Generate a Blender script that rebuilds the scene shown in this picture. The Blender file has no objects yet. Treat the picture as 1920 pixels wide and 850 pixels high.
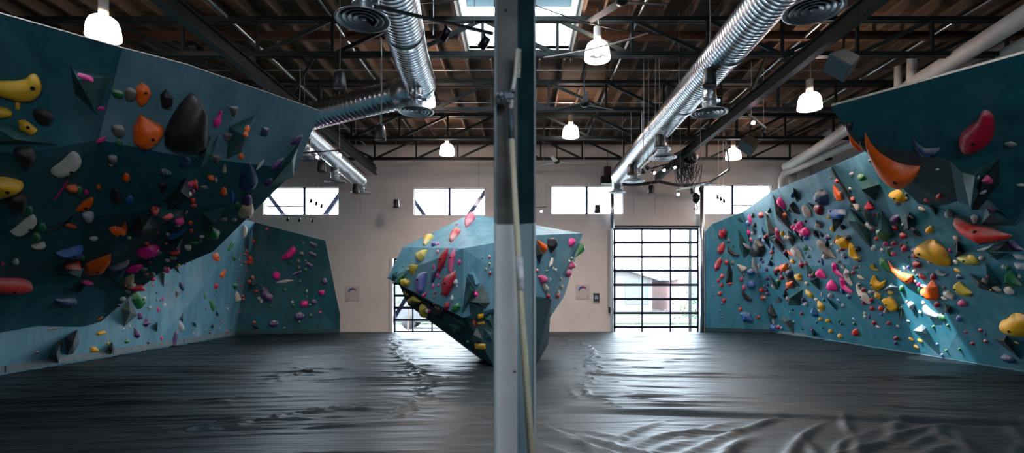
import bpy, bmesh, math, random
import numpy as np
from mathutils import Vector, Matrix
from mathutils.bvhtree import BVHTree
random.seed(7)
SC = bpy.context.scene
COL = SC.collection
H, F, CX, CY = 1.74, 1000.0, 975.0, 540.0
CAM = Vector((0, 0, H))
V = Vector
PI = math.pi

def P(px, py, d):                       # point of the place seen at a pixel, d metres in front of the camera
    return V(((px-CX)*d/F, d, H-(py-CY)*d/F))
def ray(px, py):
    return V(((px-CX)/F, 1.0, -(py-CY)/F))

# ---------------------------------------------------------------- materials
def newmat(name):
    m = bpy.data.materials.new(name); m.use_nodes = True
    nt = m.node_tree
    return m, nt, nt.nodes['Principled BSDF']
def N(nt, t, **k):
    n = nt.nodes.new(t)
    for a, b in k.items(): setattr(n, a, b)
    return n
def basic(name, col, rough=.5, metal=0, noise=.0, scale=6, bump=0, bscale=40, spec=None, coat=0):
    m, nt, b = newmat(name)
    b.inputs['Base Color'].default_value = (*col, 1)
    b.inputs['Roughness'].default_value = rough
    b.inputs['Metallic'].default_value = metal
    if spec is not None: b.inputs['Specular IOR Level'].default_value = spec
    if coat: b.inputs['Coat Weight'].default_value = coat
    tc = N(nt, 'ShaderNodeTexCoord')
    if noise:
        n = N(nt, 'ShaderNodeTexNoise'); n.inputs['Scale'].default_value = scale; n.inputs['Detail'].default_value = 6
        nt.links.new(tc.outputs['Object'], n.inputs['Vector'])
        r = N(nt, 'ShaderNodeValToRGB')
        r.color_ramp.elements[0].position = .3; r.color_ramp.elements[1].position = .72
        r.color_ramp.elements[0].color = (*[c*(1-noise) for c in col], 1)
        r.color_ramp.elements[1].color = (*[min(1, c*(1+noise)+.01*noise) for c in col], 1)
        nt.links.new(n.outputs['Fac'], r.inputs['Fac']); nt.links.new(r.outputs['Color'], b.inputs['Base Color'])
    if bump:
        n2 = N(nt, 'ShaderNodeTexNoise'); n2.inputs['Scale'].default_value = bscale
        nt.links.new(tc.outputs['Object'], n2.inputs['Vector'])
        bp = N(nt, 'ShaderNodeBump'); bp.inputs['Strength'].default_value = bump; bp.inputs['Distance'].default_value = .02
        nt.links.new(n2.outputs['Fac'], bp.inputs['Height']); nt.links.new(bp.outputs['Normal'], b.inputs['Normal'])
    return m
def emis(name, col, s):
    m, nt, b = newmat(name)
    b.inputs['Base Color'].default_value = (*col, 1)
    b.inputs['Emission Color'].default_value = (*col, 1); b.inputs['Emission Strength'].default_value = s
    return m

def paint(name, c0, c1, streak=1.0, rough=.55):
    """climbing wall paint: mottled rubber and chalk scuffs, brushed streaks, bolt holes"""
    m, nt, b = newmat(name)
    b.inputs['Roughness'].default_value = rough
    tc = N(nt, 'ShaderNodeTexCoord')
    mp = N(nt, 'ShaderNodeMapping'); mp.inputs['Scale'].default_value = (2.2, 2.2, .45)
    nt.links.new(tc.outputs['Object'], mp.inputs['Vector'])
    n = N(nt, 'ShaderNodeTexNoise'); n.inputs['Scale'].default_value = 1.6; n.inputs['Detail'].default_value = 9; n.inputs['Roughness'].default_value = .62
    nt.links.new(mp.outputs[0], n.inputs['Vector'])
    r = N(nt, 'ShaderNodeValToRGB'); r.color_ramp.elements[0].position = .34; r.color_ramp.elements[1].position = .68
    r.color_ramp.elements[0].color = (*c0, 1); r.color_ramp.elements[1].color = (*c1, 1)
    nt.links.new(n.outputs['Fac'], r.inputs['Fac'])
    # chalk clouds
    n2 = N(nt, 'ShaderNodeTexNoise'); n2.inputs['Scale'].default_value = 1.1; n2.inputs['Detail'].default_value = 5
    nt.links.new(tc.outputs['Object'], n2.inputs['Vector'])
    r2 = N(nt, 'ShaderNodeValToRGB'); r2.color_ramp.elements[0].position = .55; r2.color_ramp.elements[1].position = .8
    r2.color_ramp.elements[1].color = (.35*streak, .35*streak, .35*streak, 1)
    nt.links.new(n2.outputs['Fac'], r2.inputs['Fac'])
    mx = N(nt, 'ShaderNodeMix', data_type='RGBA')
    mx.inputs['B'].default_value = (.38, .42, .44, 1)
    nt.links.new(r2.outputs['Color'], mx.inputs['Factor']); nt.links.new(r.outputs['Color'], mx.inputs['A'])
    # t-nut holes
    vo = N(nt, 'ShaderNodeTexVoronoi'); vo.inputs['Scale'].default_value = 4.2
    nt.links.new(tc.outputs['Object'], vo.inputs['Vector'])
    lt = N(nt, 'ShaderNodeMath', operation='LESS_THAN'); lt.inputs[1].default_value = .035
    nt.links.new(vo.outputs['Distance'], lt.inputs[0])
    mx2 = N(nt, 'ShaderNodeMix', data_type='RGBA'); mx2.inputs['B'].default_value = (.004, .012, .015, 1)
    nt.links.new(lt.outputs[0], mx2.inputs['Factor']); nt.links.new(mx.outputs['Result'], mx2.inputs['A'])
    nt.links.new(mx2.outputs['Result'], b.inputs['Base Color'])
    bp = N(nt, 'ShaderNodeBump'); bp.inputs['Strength'].default_value = .12; bp.inputs['Distance'].default_value = .02
    nt.links.new(n.outputs['Fac'], bp.inputs['Height']); nt.links.new(bp.outputs['Normal'], b.inputs['Normal'])
    return m

def holdmat(name, col, rough=.5, chalk=.5):
    """coloured resin with chalk lying on the parts hands and feet rub"""
    m, nt, b = newmat(name)
    b.inputs['Roughness'].default_value = rough
    tc = N(nt, 'ShaderNodeTexCoord')
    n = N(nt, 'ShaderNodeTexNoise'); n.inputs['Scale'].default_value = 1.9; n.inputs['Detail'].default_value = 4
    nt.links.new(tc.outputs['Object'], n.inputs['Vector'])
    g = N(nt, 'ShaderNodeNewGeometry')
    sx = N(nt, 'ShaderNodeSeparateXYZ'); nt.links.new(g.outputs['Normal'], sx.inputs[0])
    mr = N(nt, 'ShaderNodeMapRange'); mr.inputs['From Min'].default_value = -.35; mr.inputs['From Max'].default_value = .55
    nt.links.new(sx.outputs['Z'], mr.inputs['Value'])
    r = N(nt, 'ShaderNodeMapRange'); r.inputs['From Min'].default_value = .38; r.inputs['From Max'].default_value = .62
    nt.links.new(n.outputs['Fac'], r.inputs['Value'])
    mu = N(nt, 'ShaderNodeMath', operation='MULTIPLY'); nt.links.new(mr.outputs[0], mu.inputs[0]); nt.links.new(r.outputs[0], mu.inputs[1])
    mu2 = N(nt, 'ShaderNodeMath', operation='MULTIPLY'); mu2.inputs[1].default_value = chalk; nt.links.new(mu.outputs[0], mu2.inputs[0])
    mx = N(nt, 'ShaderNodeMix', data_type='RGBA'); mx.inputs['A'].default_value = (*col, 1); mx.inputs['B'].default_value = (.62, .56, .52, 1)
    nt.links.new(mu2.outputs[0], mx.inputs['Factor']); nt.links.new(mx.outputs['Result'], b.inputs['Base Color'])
    n3 = N(nt, 'ShaderNodeTexNoise'); n3.inputs['Scale'].default_value = 60
    nt.links.new(tc.outputs['Object'], n3.inputs['Vector'])
    bp = N(nt, 'ShaderNodeBump'); bp.inputs['Strength'].default_value = .25; bp.inputs['Distance'].default_value = .01
    nt.links.new(n3.outputs['Fac'], bp.inputs['Height']); nt.links.new(bp.outputs['Normal'], b.inputs['Normal'])
    return m

def wood(name, dark, light, axis=0, scale=1.0, rough=.8):
    m, nt, b = newmat(name)
    b.inputs['Roughness'].default_value = rough
    tc = N(nt, 'ShaderNodeTexCoord')
    mp = N(nt, 'ShaderNodeMapping')
    s = [9*scale, 9*scale, 9*scale]; s[axis] = .6*scale
    mp.inputs['Scale'].default_value = s
    nt.links.new(tc.outputs['Object'], mp.inputs['Vector'])
    n = N(nt, 'ShaderNodeTexNoise'); n.inputs['Scale'].default_value = 1; n.inputs['Detail'].default_value = 8; n.inputs['Distortion'].default_value = .6
    nt.links.new(mp.outputs[0], n.inputs['Vector'])
    r = N(nt, 'ShaderNodeValToRGB'); r.color_ramp.elements[0].position = .32; r.color_ramp.elements[1].position = .7
    r.color_ramp.elements[0].color = (*dark, 1); r.color_ramp.elements[1].color = (*light, 1)
    nt.links.new(n.outputs['Fac'], r.inputs['Fac']); nt.links.new(r.outputs['Color'], b.inputs['Base Color'])
    return m

M = {}
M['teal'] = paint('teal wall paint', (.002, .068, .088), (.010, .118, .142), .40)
M['blue'] = paint('pale blue lit-tone paint', (.045, .180, .255), (.115, .290, .385), .9)  # brighter light on left wall, boulder, upper right wall put into the colour
M['kick'] = basic('grey kick strip', (.12, .16, .18), .6, noise=.2)
M['kickdark'] = basic('dark teal kick strip', (.02, .06, .07), .6, noise=.2)
M['edge'] = wood('plywood edge', (.28, .22, .17), (.50, .42, .35), 2, 2)
M['steel'] = basic('painted truss steel', (.005, .010, .012), .5, .0, noise=.3, scale=3, spec=.2)
M['steel2'] = basic('greenish grey beam steel', (.018, .026, .025), .5, .0, noise=.3, scale=3, spec=.25)
M['galv'] = basic('galvanised steel', (.62, .66, .70), .28, 1, noise=.15, scale=8)
M['duct'] = basic('spiral duct steel', (.60, .65, .70), .27, 1, noise=.1, scale=5)
M['white'] = basic('white plastic', (.75, .75, .75), .45)
M['diff'] = basic('silver diffuser', (.50, .53, .56), .35, .7)
M['black'] = basic('black plastic', (.018, .019, .021), .4)
M['blackm'] = basic('black metal', (.02, .021, .024), .35, .6)
M['rope'] = basic('cord', (.42, .40, .37), .8)
M['wallw'] = basic('painted back wall', (.76, .69, .65), .7, noise=.06, scale=1.2, bump=.05)
M['wallg'] = basic('side wall plaster', (.40, .38, .37), .8, noise=.08, scale=1.2)
M['deck'] = wood('roof deck boards', (.028, .013, .006), (.115, .058, .025), 0, .7)
M['joist'] = wood('timber joist', (.05, .032, .022), (.17, .118, .082), 1, 1)
M['glulam'] = wood('timber purlin', (.025, .009, .005), (.08, .032, .014), 0, 1)
M['pipe'] = basic('white pipe jacket', (.55, .52, .50), .5, noise=.12, scale=3)
M['frame'] = basic('dark window frame', (.02, .025, .06), .4, .3)
M['alu'] = basic('aluminium track', (.55, .60, .62), .35, .8)
M['lampglass'] = emis('lit lamp shade', (1, .86, .92), 9)
M['bulb'] = emis('lit bulb', (1, .60, .80), 30)
M['housing'] = basic('lamp housing', (.62, .58, .55), .5)
M['concrete'] = basic('concrete', (.25, .25, .25), .8, noise=.2)
M['bolt'] = basic('bolt', (.01, .01, .01), .5, .5)
M['skyl'] = basic('skylight shaft board', (.72, .72, .68), .6, noise=.06)
M['mull'] = basic('skylight glazing bar', (.10, .20, .26), .4, .3)

def glassmat():
    m, nt, b = newmat('window glass')
    nt.nodes.remove(b)
    out = nt.nodes['Material Output']
    t = N(nt, 'ShaderNodeBsdfTransparent'); t.inputs[0].default_value = (.97, .98, 1, 1)
    g = N(nt, 'ShaderNodeBsdfGlossy'); g.inputs['Roughness'].default_value = .05
    mx = N(nt, 'ShaderNodeMixShader'); mx.inputs[0].default_value = .05
    nt.links.new(t.outputs[0], mx.inputs[1]); nt.links.new(g.outputs[0], mx.inputs[2]); nt.links.new(mx.outputs[0], out.inputs[0])
    return m
M['glass'] = glassmat()

HC = dict(k=('black', (.010, .010, .011)), g=('grey', (.15, .135, .12)), w=('cream white', (.60, .55, .50)), y=('yellow', (.78, .42, .015)),
          Y=('olive yellow', (.50, .41, .05)), o=('orange', (.90, .13, .008)), r=('red', (.72, .035, .02)), R=('crimson', (.42, .006, .03)),
          p=('pink', (.85, .02, .27)), m=('rose pink', (.62, .06, .20)), P=('purple', (.07, .025, .15)), b=('blue', (.015, .13, .40)),
          v=('violet blue', (.10, .13, .42)), n=('navy', (.012, .045, .12)), G=('green', (.008, .17, .045)), t=('tan', (.52, .40, .27)), q=('pale grey', (.40, .44, .47)))
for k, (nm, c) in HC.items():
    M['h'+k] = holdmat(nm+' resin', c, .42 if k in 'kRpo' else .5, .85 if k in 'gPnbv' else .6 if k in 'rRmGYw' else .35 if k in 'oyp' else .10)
VC = dict(T='vteal', B='blue', D='vdark', H='vgrey', W='vwhite', C='vtan')
M['vteal'] = basic('greenish teal volume', (.016, .082, .085), .65, noise=.45, scale=5, bump=.2, bscale=120)
M['vdark'] = basic('dark textured volume', (.010, .022, .026), .7, noise=.4, scale=9, bump=.3, bscale=120)
M['vgrey'] = basic('grey textured volume', (.075, .100, .105), .75, noise=.35, scale=7, bump=.3, bscale=120)
M['vwhite'] = basic('chalky white volume', (.30, .40, .45), .7, noise=.4, scale=6, bump=.2, bscale=120)
M['vtan'] = basic('tan volume', (.42, .36, .30), .7, noise=.3, scale=6)

# ---------------------------------------------------------------- object helpers
def link(name, me, mats, parent=None, smooth=False):
    o = bpy.data.objects.new(name, me)
    COL.objects.link(o)
    for m in (mats if isinstance(mats, (list, tuple)) else [mats]): me.materials.append(m)
    if smooth:
        me.polygons.foreach_set('use_smooth', [True]*len(me.polygons))
    if parent is not None: o.parent = parent
    return o
def tag(o, label=None, cat=None, group=None, kind=None):
    if label: o['label'] = label
    if cat: o['category'] = cat
    if group: o['group'] = group
    if kind: o['kind'] = kind
    return o
def empty(name, loc=(0, 0, 0), label=None, cat=None, group=None, rz=0, kind=None):
    o = bpy.data.objects.new(name, None); COL.objects.link(o)
    o.location = loc; o.rotation_euler = (0, 0, rz); o.empty_display_size = .1
    return tag(o, label, cat, group, kind)

class MB:
    def __init__(s): s.v = []; s.f = []
    def quad(s, a, b, c, d):
        i = len(s.v); s.v += [tuple(a), tuple(b), tuple(c), tuple(d)]; s.f.append((i, i+1, i+2, i+3)); return s
    def box(s, a, b):
        x0, y0, z0 = (min(a[i], b[i]) for i in range(3)); x1, y1, z1 = (max(a[i], b[i]) for i in range(3))
        i = len(s.v)
        s.v += [(x0,y0,z0),(x1,y0,z0),(x1,y1,z0),(x0,y1,z0),(x0,y0,z1),(x1,y0,z1),(x1,y1,z1),(x0,y1,z1)]
        s.f += [tuple(i+k for k in q) for q in ((0,3,2,1),(4,5,6,7),(0,1,5,4),(1,2,6,5),(2,3,7,6),(3,0,4,7))]; return s
    def bar(s, p, q, w, h=None, up=(0, 0, 1)):
        """rectangular bar from p to q"""
        h = h or w; p = V(p); q = V(q); d = (q-p).normalized(); up = V(up)
        if abs(d.dot(up)) > .98: up = V((0, 1, 0))
        sx = d.cross(up).normalized(); sz = sx.cross(d).normalized(); i = len(s.v)
        for e in (p, q):
            for a, b in ((-1,-1),(1,-1),(1,1),(-1,1)): s.v.append(tuple(e+sx*a*w/2+sz*b*h/2))
        s.f += [tuple(i+k for k in t) for t in ((0,1,2,3),(7,6,5,4),(0,4,5,1),(1,5,6,2),(2,6,7,3),(3,7,4,0))]; return s
    def ibeam(s, p, q, w, h, t=.02):
        s.bar(V(p)+V((0,0,h/2)), V(q)+V((0,0,h/2)), w, t); s.bar(V(p)-V((0,0,h/2)), V(q)-V((0,0,h/2)), w, t); s.bar(p, q, t, h); return s
    def tube(s, pts, r, n=10, caps=True):
        pts = [V(p) for p in pts]; rs = r if isinstance(r, (list, tuple)) else [r]*len(pts)
        base = len(s.v); up = None
        for k, p in enumerate(pts):
            d = (pts[min(k+1, len(pts)-1)]-pts[max(k-1, 0)])
            d = d.normalized() if d.length > 1e-9 else V((0, 0, 1))
            if up is None: up = V((0, 0, 1)) if abs(d.z) < .9 else V((1, 0, 0))
            a = d.cross(up); a = a.normalized() if a.length > 1e-6 else d.orthogonal().normalized()
            b = a.cross(d).normalized(); up = b
            for j in range(n):
                t = 2*PI*j/n; s.v.append(tuple(p+a*math.cos(t)*rs[k]+b*math.sin(t)*rs[k]))
        for k in range(len(pts)-1):
            for j in range(n):
                a0 = base+k*n+j; a1 = base+k*n+(j+1) % n
                s.f.append((a0, a1, a1+n, a0+n))
        if caps:
            s.f.append(tuple(base+j for j in range(n))[::-1]); s.f.append(tuple(base+(len(pts)-1)*n+j for j in range(n)))
        return s
    def lathe(s, prof, c=(0, 0, 0), n=24, axis=None):
        """prof = [(r, z)...] turned round z (or axis)"""
        c = V(c); base = len(s.v)
        R = Matrix.Identity(3) if axis is None else V((0, 0, 1)).rotation_difference(V(axis)).to_matrix()
        for r, z in prof:
            for j in range(n):
                t = 2*PI*j/n; s.v.append(tuple(c+R@V((r*math.cos(t), r*math.sin(t), z))))
        for k in range(len(prof)-1):
            for j in range(n):
                a0 = base+k*n+j; a1 = base+k*n+(j+1) % n
                s.f.append((a0, a1, a1+n, a0+n))
        return s
    def build(s, name, mat, parent=None, smooth=False, bevel=0):
        me = bpy.data.meshes.new(name); 
        off = V((0, 0, 0))
        if parent is not None and parent.type == 'EMPTY' or parent is None:
            pass
        me.from_pydata(s.v, [], s.f); me.update()
        o = link(name, me, mat, parent, smooth)
        if parent is not None: o.matrix_parent_inverse = Matrix.Identity(4)
        if bevel:
            b = o.modifiers.new('bevel', 'BEVEL'); b.width = bevel; b.segments = 2
        return o
def local(o):
    """move a world-built part into its parent's frame (parents are unrotated empties)"""
    p = o.parent
    off = V(p.location)
    for v in o.data.vertices: v.co -= off
    return o
def recentre(o, c=None):
    """origin of a top-level mesh to its centre, base kept in place"""
    co = [v.co for v in o.data.vertices]
    if c is None: c = sum(co, V())/len(co)
    for v in o.data.vertices: v.co -= c
    o.location = c; return o
def copy_tree(o, parent=None):
    c = o.copy(); COL.objects.link(c)
    if parent is not None: c.parent = parent
    for ch in list(o.children): copy_tree(ch, c)
    return c
WORLD = 22.0
LAMPW = 520
EXPO = 0.0
SPOTS = [((5.6, 12.9, 5.7), (10.25, 12.7, .15), 6500, .24)]
# ================================================================ ROOM SHELL
BY = 21.0                                # back wall
XL, XR, YF, ZR = -11.4, 11.4, -3.0, 7.62
def px_x(px, d=BY): return (px-CX)*d/F
def py_z(py, d=BY): return H-(py-CY)*d/F
WIN = [(493, 635, 351, 403), (775, 910, 352, 404), (1033, 1168, 349, 402), (1303, 1446, 347, 402)]
holes = [(px_x(a), px_x(b), py_z(d), py_z(c)) for a, b, c, d in WIN]
GD = (px_x(1150), px_x(1315), -.35, py_z(427))
LD = (px_x(732), px_x(884), -.35, py_z(485))
holes += [GD, LD]
def wall_holes(name, y0, y1, x0, x1, z0, z1, hs, mat):
    xs = sorted({x0, x1, *[h[0] for h in hs], *[h[1] for h in hs]}); zs = sorted({z0, z1, *[h[2] for h in hs], *[h[3] for h in hs]})
    xs = [x for x in xs if x0 <= x <= x1]; zs = [z for z in zs if z0 <= z <= z1]
    mb = MB()
    for i in range(len(xs)-1):
        for k in range(len(zs)-1):
            cx, cz = (xs[i]+xs[i+1])/2, (zs[k]+zs[k+1])/2
            if any(h[0] < cx < h[1] and h[2] < cz < h[3] for h in hs): continue
            mb.box((xs[i], y0, zs[k]), (xs[i+1], y1, zs[k+1]))
    o = mb.build(name, mat)
    bm = bmesh.new(); bm.from_mesh(o.data); bmesh.ops.remove_doubles(bm, verts=bm.verts, dist=1e-4)
    dup = {}
    for f in bm.faces: dup.setdefault(tuple(sorted(v.index for v in f.verts)), []).append(f)
    bmesh.ops.delete(bm, geom=[f for l in dup.values() if len(l) > 1 for f in l], context='FACES_ONLY')
    bm.to_mesh(o.data); bm.free()
    return tag(o, kind='structure')
wall_holes('wall_back', BY, BY+.25, XL-.2, XR+.2, -.5, ZR+.9, holes, M['wallw'])
tag(MB().box((XL-.25, YF, -.5), (XL, BY, ZR+.9)).build('wall_left', M['wallg']), kind='structure')
tag(MB().box((XR, YF, -.5), (XR+.25, BY, ZR+.9)).build('wall_right', M['wallg']), kind='structure')
FILL_WIN = [(1.2, 6.2, 4.0, 5.4)]  # added unseen window behind the camera, to light surfaces facing it
wall_holes('wall_front', YF-.25, YF, XL-.25, XR+.25, -.5, ZR+.9, FILL_WIN, M['wallg'])
for i, (a, b, c, d) in enumerate(FILL_WIN):
    e = empty('window_%d' % (5+i), ((a+b)/2, YF-.12, c), kind='structure')
    local(MB().box((a, YF-.16, c), (b, YF-.08, c+.06)).box((a, YF-.16, d-.06), (b, YF-.08, d)).box((a, YF-.16, c), (a+.06, YF-.08, d)).box((b-.06, YF-.16, c), (b, YF-.08, d)).build('window_frame', M['white'], e))
    for t in (1/3, 2/3): local(MB().box((a+(b-a)*t-.03, YF-.15, c), (a+(b-a)*t+.03, YF-.09, d)).build('mullion', M['frame'], e))
    local(MB().box((a, YF-.125, c), (b, YF-.12, d)).build('pane', M['glass'], e))
tag(MB().box((XL-.25, YF-.25, -.6), (XR+.25, BY+.25, -.36)).build('floor', M['concrete']), kind='structure')
# roof deck with skylights
SKY = [(-1.25, 1.2, 8.4, 13.1), (-6.6, -4.6, 4.4, 7.2), (4.4, 6.4, 4.4, 7.2)]  # last two are added out of view, to light camera-facing surfaces
def deck(z0, z1):
    xs = sorted({XL-.25, XR+.25, *[s[0] for s in SKY], *[s[1] for s in SKY]}); ys = sorted({YF-.25, BY+.25, *[s[2] for s in SKY], *[s[3] for s in SKY]})
    mb = MB()
    for i in range(len(xs)-1):
        for k in range(len(ys)-1):
            cx, cy = (xs[i]+xs[i+1])/2, (ys[k]+ys[k+1])/2
            if any(s[0] < cx < s[1] and s[2] < cy < s[3] for s in SKY): continue
            mb.box((xs[i], ys[k], z0), (xs[i+1], ys[k+1], z1))
    return mb
tag(deck(ZR, ZR+.06).build('ceiling', M['deck']), kind='structure')
SKN = ['rectangular roof skylight with white shaft between the two ducts, beside the pillar top',
       'added out-of-view skylight in the roof above the left climbing overhang', 'added out-of-view skylight in the roof above the right climbing overhang']
for i, (x0, x1, y0, y1) in enumerate(SKY):
    e = empty('skylight', ((x0+x1)/2, (y0+y1)/2, ZR), SKN[i], 'skylight')
    zt = ZR+.85
    local(MB().box((x0-.06, y0-.06, ZR-.02), (x0, y1+.06, zt)).box((x1, y0-.06, ZR-.02), (x1+.06, y1+.06, zt)).box((x0, y0-.06, ZR-.02), (x1, y0, zt)).box((x0, y1, ZR-.02), (x1, y1+.06, zt)).build('shaft', M['skyl'], e))
    local(MB().box((x0-.12, y0-.12, ZR-.30), (x0-.04, y1+.12, ZR)).build('timber_trimmer', M['joist'], e)); local(MB().box((x1+.04, y0-.12, ZR-.30), (x1+.12, y1+.12, ZR)).build('timber_trimmer', M['joist'], e))
    k = int((y1-y0)/.62)
    for j in range(1, k):
        y = y0+(y1-y0)*j/k
        local(MB().box((x0, y-.16, zt-.10), (x1, y+.16, zt-.02)).build('glazing_bar', M['mull'], e))
    local(MB().box((x0, y0, zt-.02), (x1, y1, zt)).build('pane', M['glass'], e))
# windows
for i, (x0, x1, z0, z1) in enumerate(holes[:4]):
    e = empty('window_%d' % (i+1), ((x0+x1)/2, BY+.1, z0), kind='structure')
    t = .035; y = BY+.1
    mb = MB().box((x0, y-.04, z0), (x1, y+.04, z0+t)).box((x0, y-.04, z1-t), (x1, y+.04, z1)).box((x0, y-.04, z0), (x0+t, y+.04, z1)).box((x1-t, y-.04, z0), (x1, y+.04, z1))
    local(mb.build('window_frame', M['white'], e))
    xm = (x0+x1)/2-(.0 if i != 0 else -.12)
    local(MB().box((xm-.045, y-.05, z0), (xm+.045, y+.05, z1)).build('mullion', M['frame'], e))
    if i in (0, 3):
        zz = z0+(z1-z0)*.31
        a, b = ((x0+.15, xm) if i == 0 else (xm, xm+1.0))
        local(MB().box((a, y-.015, zz-.02), (b, y+.015, zz+.02)).build('muntin', M['frame'], e))
    local(MB().box((x0+t, y, z0+t), (x1-t, y+.006, z1-t)).build('pane', M['glass'], e))
# diagonal wall braces outside the glass
for a, b, lab in (((485, 340), (545, 420), 'dark diagonal steel brace behind the left half of the leftmost high window'),
                  ((655, 340), (598, 420), 'dark diagonal steel brace behind the right corner of the leftmost high window'),
                  ((755, 346), (805, 417), 'dark diagonal steel brace across the lower left corner of the window above the boulder'),
                  ((925, 338), (868, 419), 'dark diagonal steel brace across the right half of the window above the boulder'),
                  ((722, 626), (790, 512), 'dark diagonal steel brace crossing the glazed door left of the boulder')):
    d = BY+.36
    o = MB().bar(P(*a, d), P(*b, d), .15, .15, up=(0, 1, 0)).build('steel_brace', M['frame'])
    recentre(o); tag(o, lab, 'brace')
# glazed roller door (right) and glazed door (left)
def panel_door(name, x0, x1, z0, z1, cols, rowh, mat=M['frame']):
    e = empty(name, ((x0+x1)/2, BY+.12, z0), kind='structure')
    y = BY+.14; w = .075
    n = int((z1-z0)/rowh+.5)
    for r in range(n):
        a = z1-(r+1)*rowh; b = z1-r*rowh
        s = empty('door_section'); s.parent = e
        mb = MB().box((x0, y-.03, b-w), (x1, y+.03, b)).box((x0, y-.03, a), (x1, y+.03, a+.025))
        o = mb.box((x0, y-.03, a), (x0+w, y+.03, b)).box((x1-w, y-.03, a), (x1, y+.03, b)).build('rail', mat, s)
        for v in o.data.vertices: v.co -= e.location
        for c in range(1, cols):
            xx = x0+(x1-x0)*c/cols
            o = MB().box((xx-w*.4, y-.03, a), (xx+w*.4, y+.03, b)).build('mullion', mat, s)
            for v in o.data.vertices: v.co -= e.location
        o = MB().box((x0+w, y, a), (x1-w, y+.006, b)).build('pane', M['glass'], s)
        for v in o.data.vertices: v.co -= e.location
    return e
panel_door('door_1', GD[0]+.03, GD[1]-.06, GD[2], GD[3], 3, .558)
panel_door('door_2', LD[0]+.10, LD[1]-.05, LD[2], LD[3], 4, .48)
# hinges / rollers of the big door
for i in range(8):
    z = GD[3]-.558*(i+1)
    for x in (GD[0]+.03, GD[1]-.04):
        pass
tag(MB().box((GD[0]-.11, BY-.10, -.3), (GD[0]-.02, BY, GD[3]+.15)).build('trim_1', M['alu']), kind='structure')
tag(MB().box((GD[1]+.0, BY-.10, -.3), (GD[1]+.10, BY, GD[3]+.15)).build('trim_2', M['alu']), kind='structure')
tag(MB().box((GD[0]-.05, BY-.08, GD[3]), (GD[1]+.05, BY, GD[3]+.07)).build('trim_3', M['blackm']), kind='structure')
tag(MB().box((LD[0]-.02, BY-.04, -.3), (LD[0]+.09, BY+.1, LD[3])).build('trim_4', M['white']), kind='structure')
# expansion joints of the back wall
for i, px in enumerate((676, 898, 1188, 1228)):
    x = px_x(px)
    tag(MB().box((x-.008, BY-.006, 4.6 if i != 1 else 4.8), (x+.008, BY, ZR)).build('trim_%d' % (5+i), M['wallg']), kind='structure')

# ================================================================ OUTSIDE
M['road'] = basic('asphalt', (.20, .20, .20), .9, noise=.1)
M['grass'] = basic('grass', (.050, .085, .048), .9, noise=.5, scale=3)
M['brick'] = basic('red brick', (.42, .27, .26), .9, noise=.25, scale=8)
M['roofm'] = basic('metal roof sheet', (.11, .12, .13), .6)
M['shed'] = basic('wall panel', (.13, .12, .122), .8)
M['win2'] = basic('green shutter', (.085, .105, .10), .7)
M['carw'] = basic('grey car paint', (.10, .11, .12), .25, .2)
M['carg'] = basic('car window glass', (.012, .016, .02), .1)
M['leaf'] = basic('leaves', (.10, .16, .09), .8, noise=.4)
M['bark'] = basic('bark', (.12, .08, .06), .9)
o = MB().box((-90, BY+.5, -.62), (90, 130, -.42)).build('ground', M['road']); tag(o, kind='structure')
o = MB().box((-30, 31, -.42), (40, 44, -.30)).build('grass_verge', M['grass']); tag(o, 'green grass verge across the road outside the doors', 'grass', kind='stuff')
def far_building(x0, x1, y, h, ridge, wallm, label, door=True):
    e = empty('building', ((x0+x1)/2, y, -.42), label, 'building')
    mb = MB().box((x0, y, -.42), (x1, y+12, h)); xm = (x0+x1)/2
    i = len(mb.v); mb.v += [(x0, y, h), (x1, y, h), (xm, y, ridge), (x0, y+12, h), (x1, y+12, h), (xm, y+12, ridge)]
    mb.f += [(i, i+1, i+2), (i+5, i+4, i+3)]
    local(mb.build('wall', wallm, e))
    local(MB().bar((x0-.6, y+6, h-.15), (xm, y+6, ridge+.05), 13.2, .18, up=(0, 0, 1)).bar((x1+.6, y+6, h-.15), (xm, y+6, ridge+.05), 13.2, .18).build('roof', M['roofm'], e))
    for a in (.2, .75):
        x = x0+(x1-x0)*a
        w = local(MB().box((x-1.0, y-.08, .3), (x+1.0, y, 2.4)).build('window', M['win2'], e))
    return e
far_building(6.2, 11.9, 48, 2.6, 3.45, M['shed'], 'pale gabled shed seen outside the roller door on the left')
far_building(13.6, 23.0, 46, 2.6, 3.7, M['brick'], 'pinkish brick gabled building seen outside the roller door on the right')
far_building(-22, -8, 52, 3.6, 4.4, M['shed'], 'pale low building seen through the glazed door left of the boulder')
# lamp post outside the roller door
x = px_x(1294, 22.4)
o = MB().tube([(x, 22.4, -.42), (x, 22.4, 6.2)], .07, 12).build('steel_post', M['steel2']); recentre(o)
tag(o, 'tall dark steel post standing just outside the roller door, right side', 'post')
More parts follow.
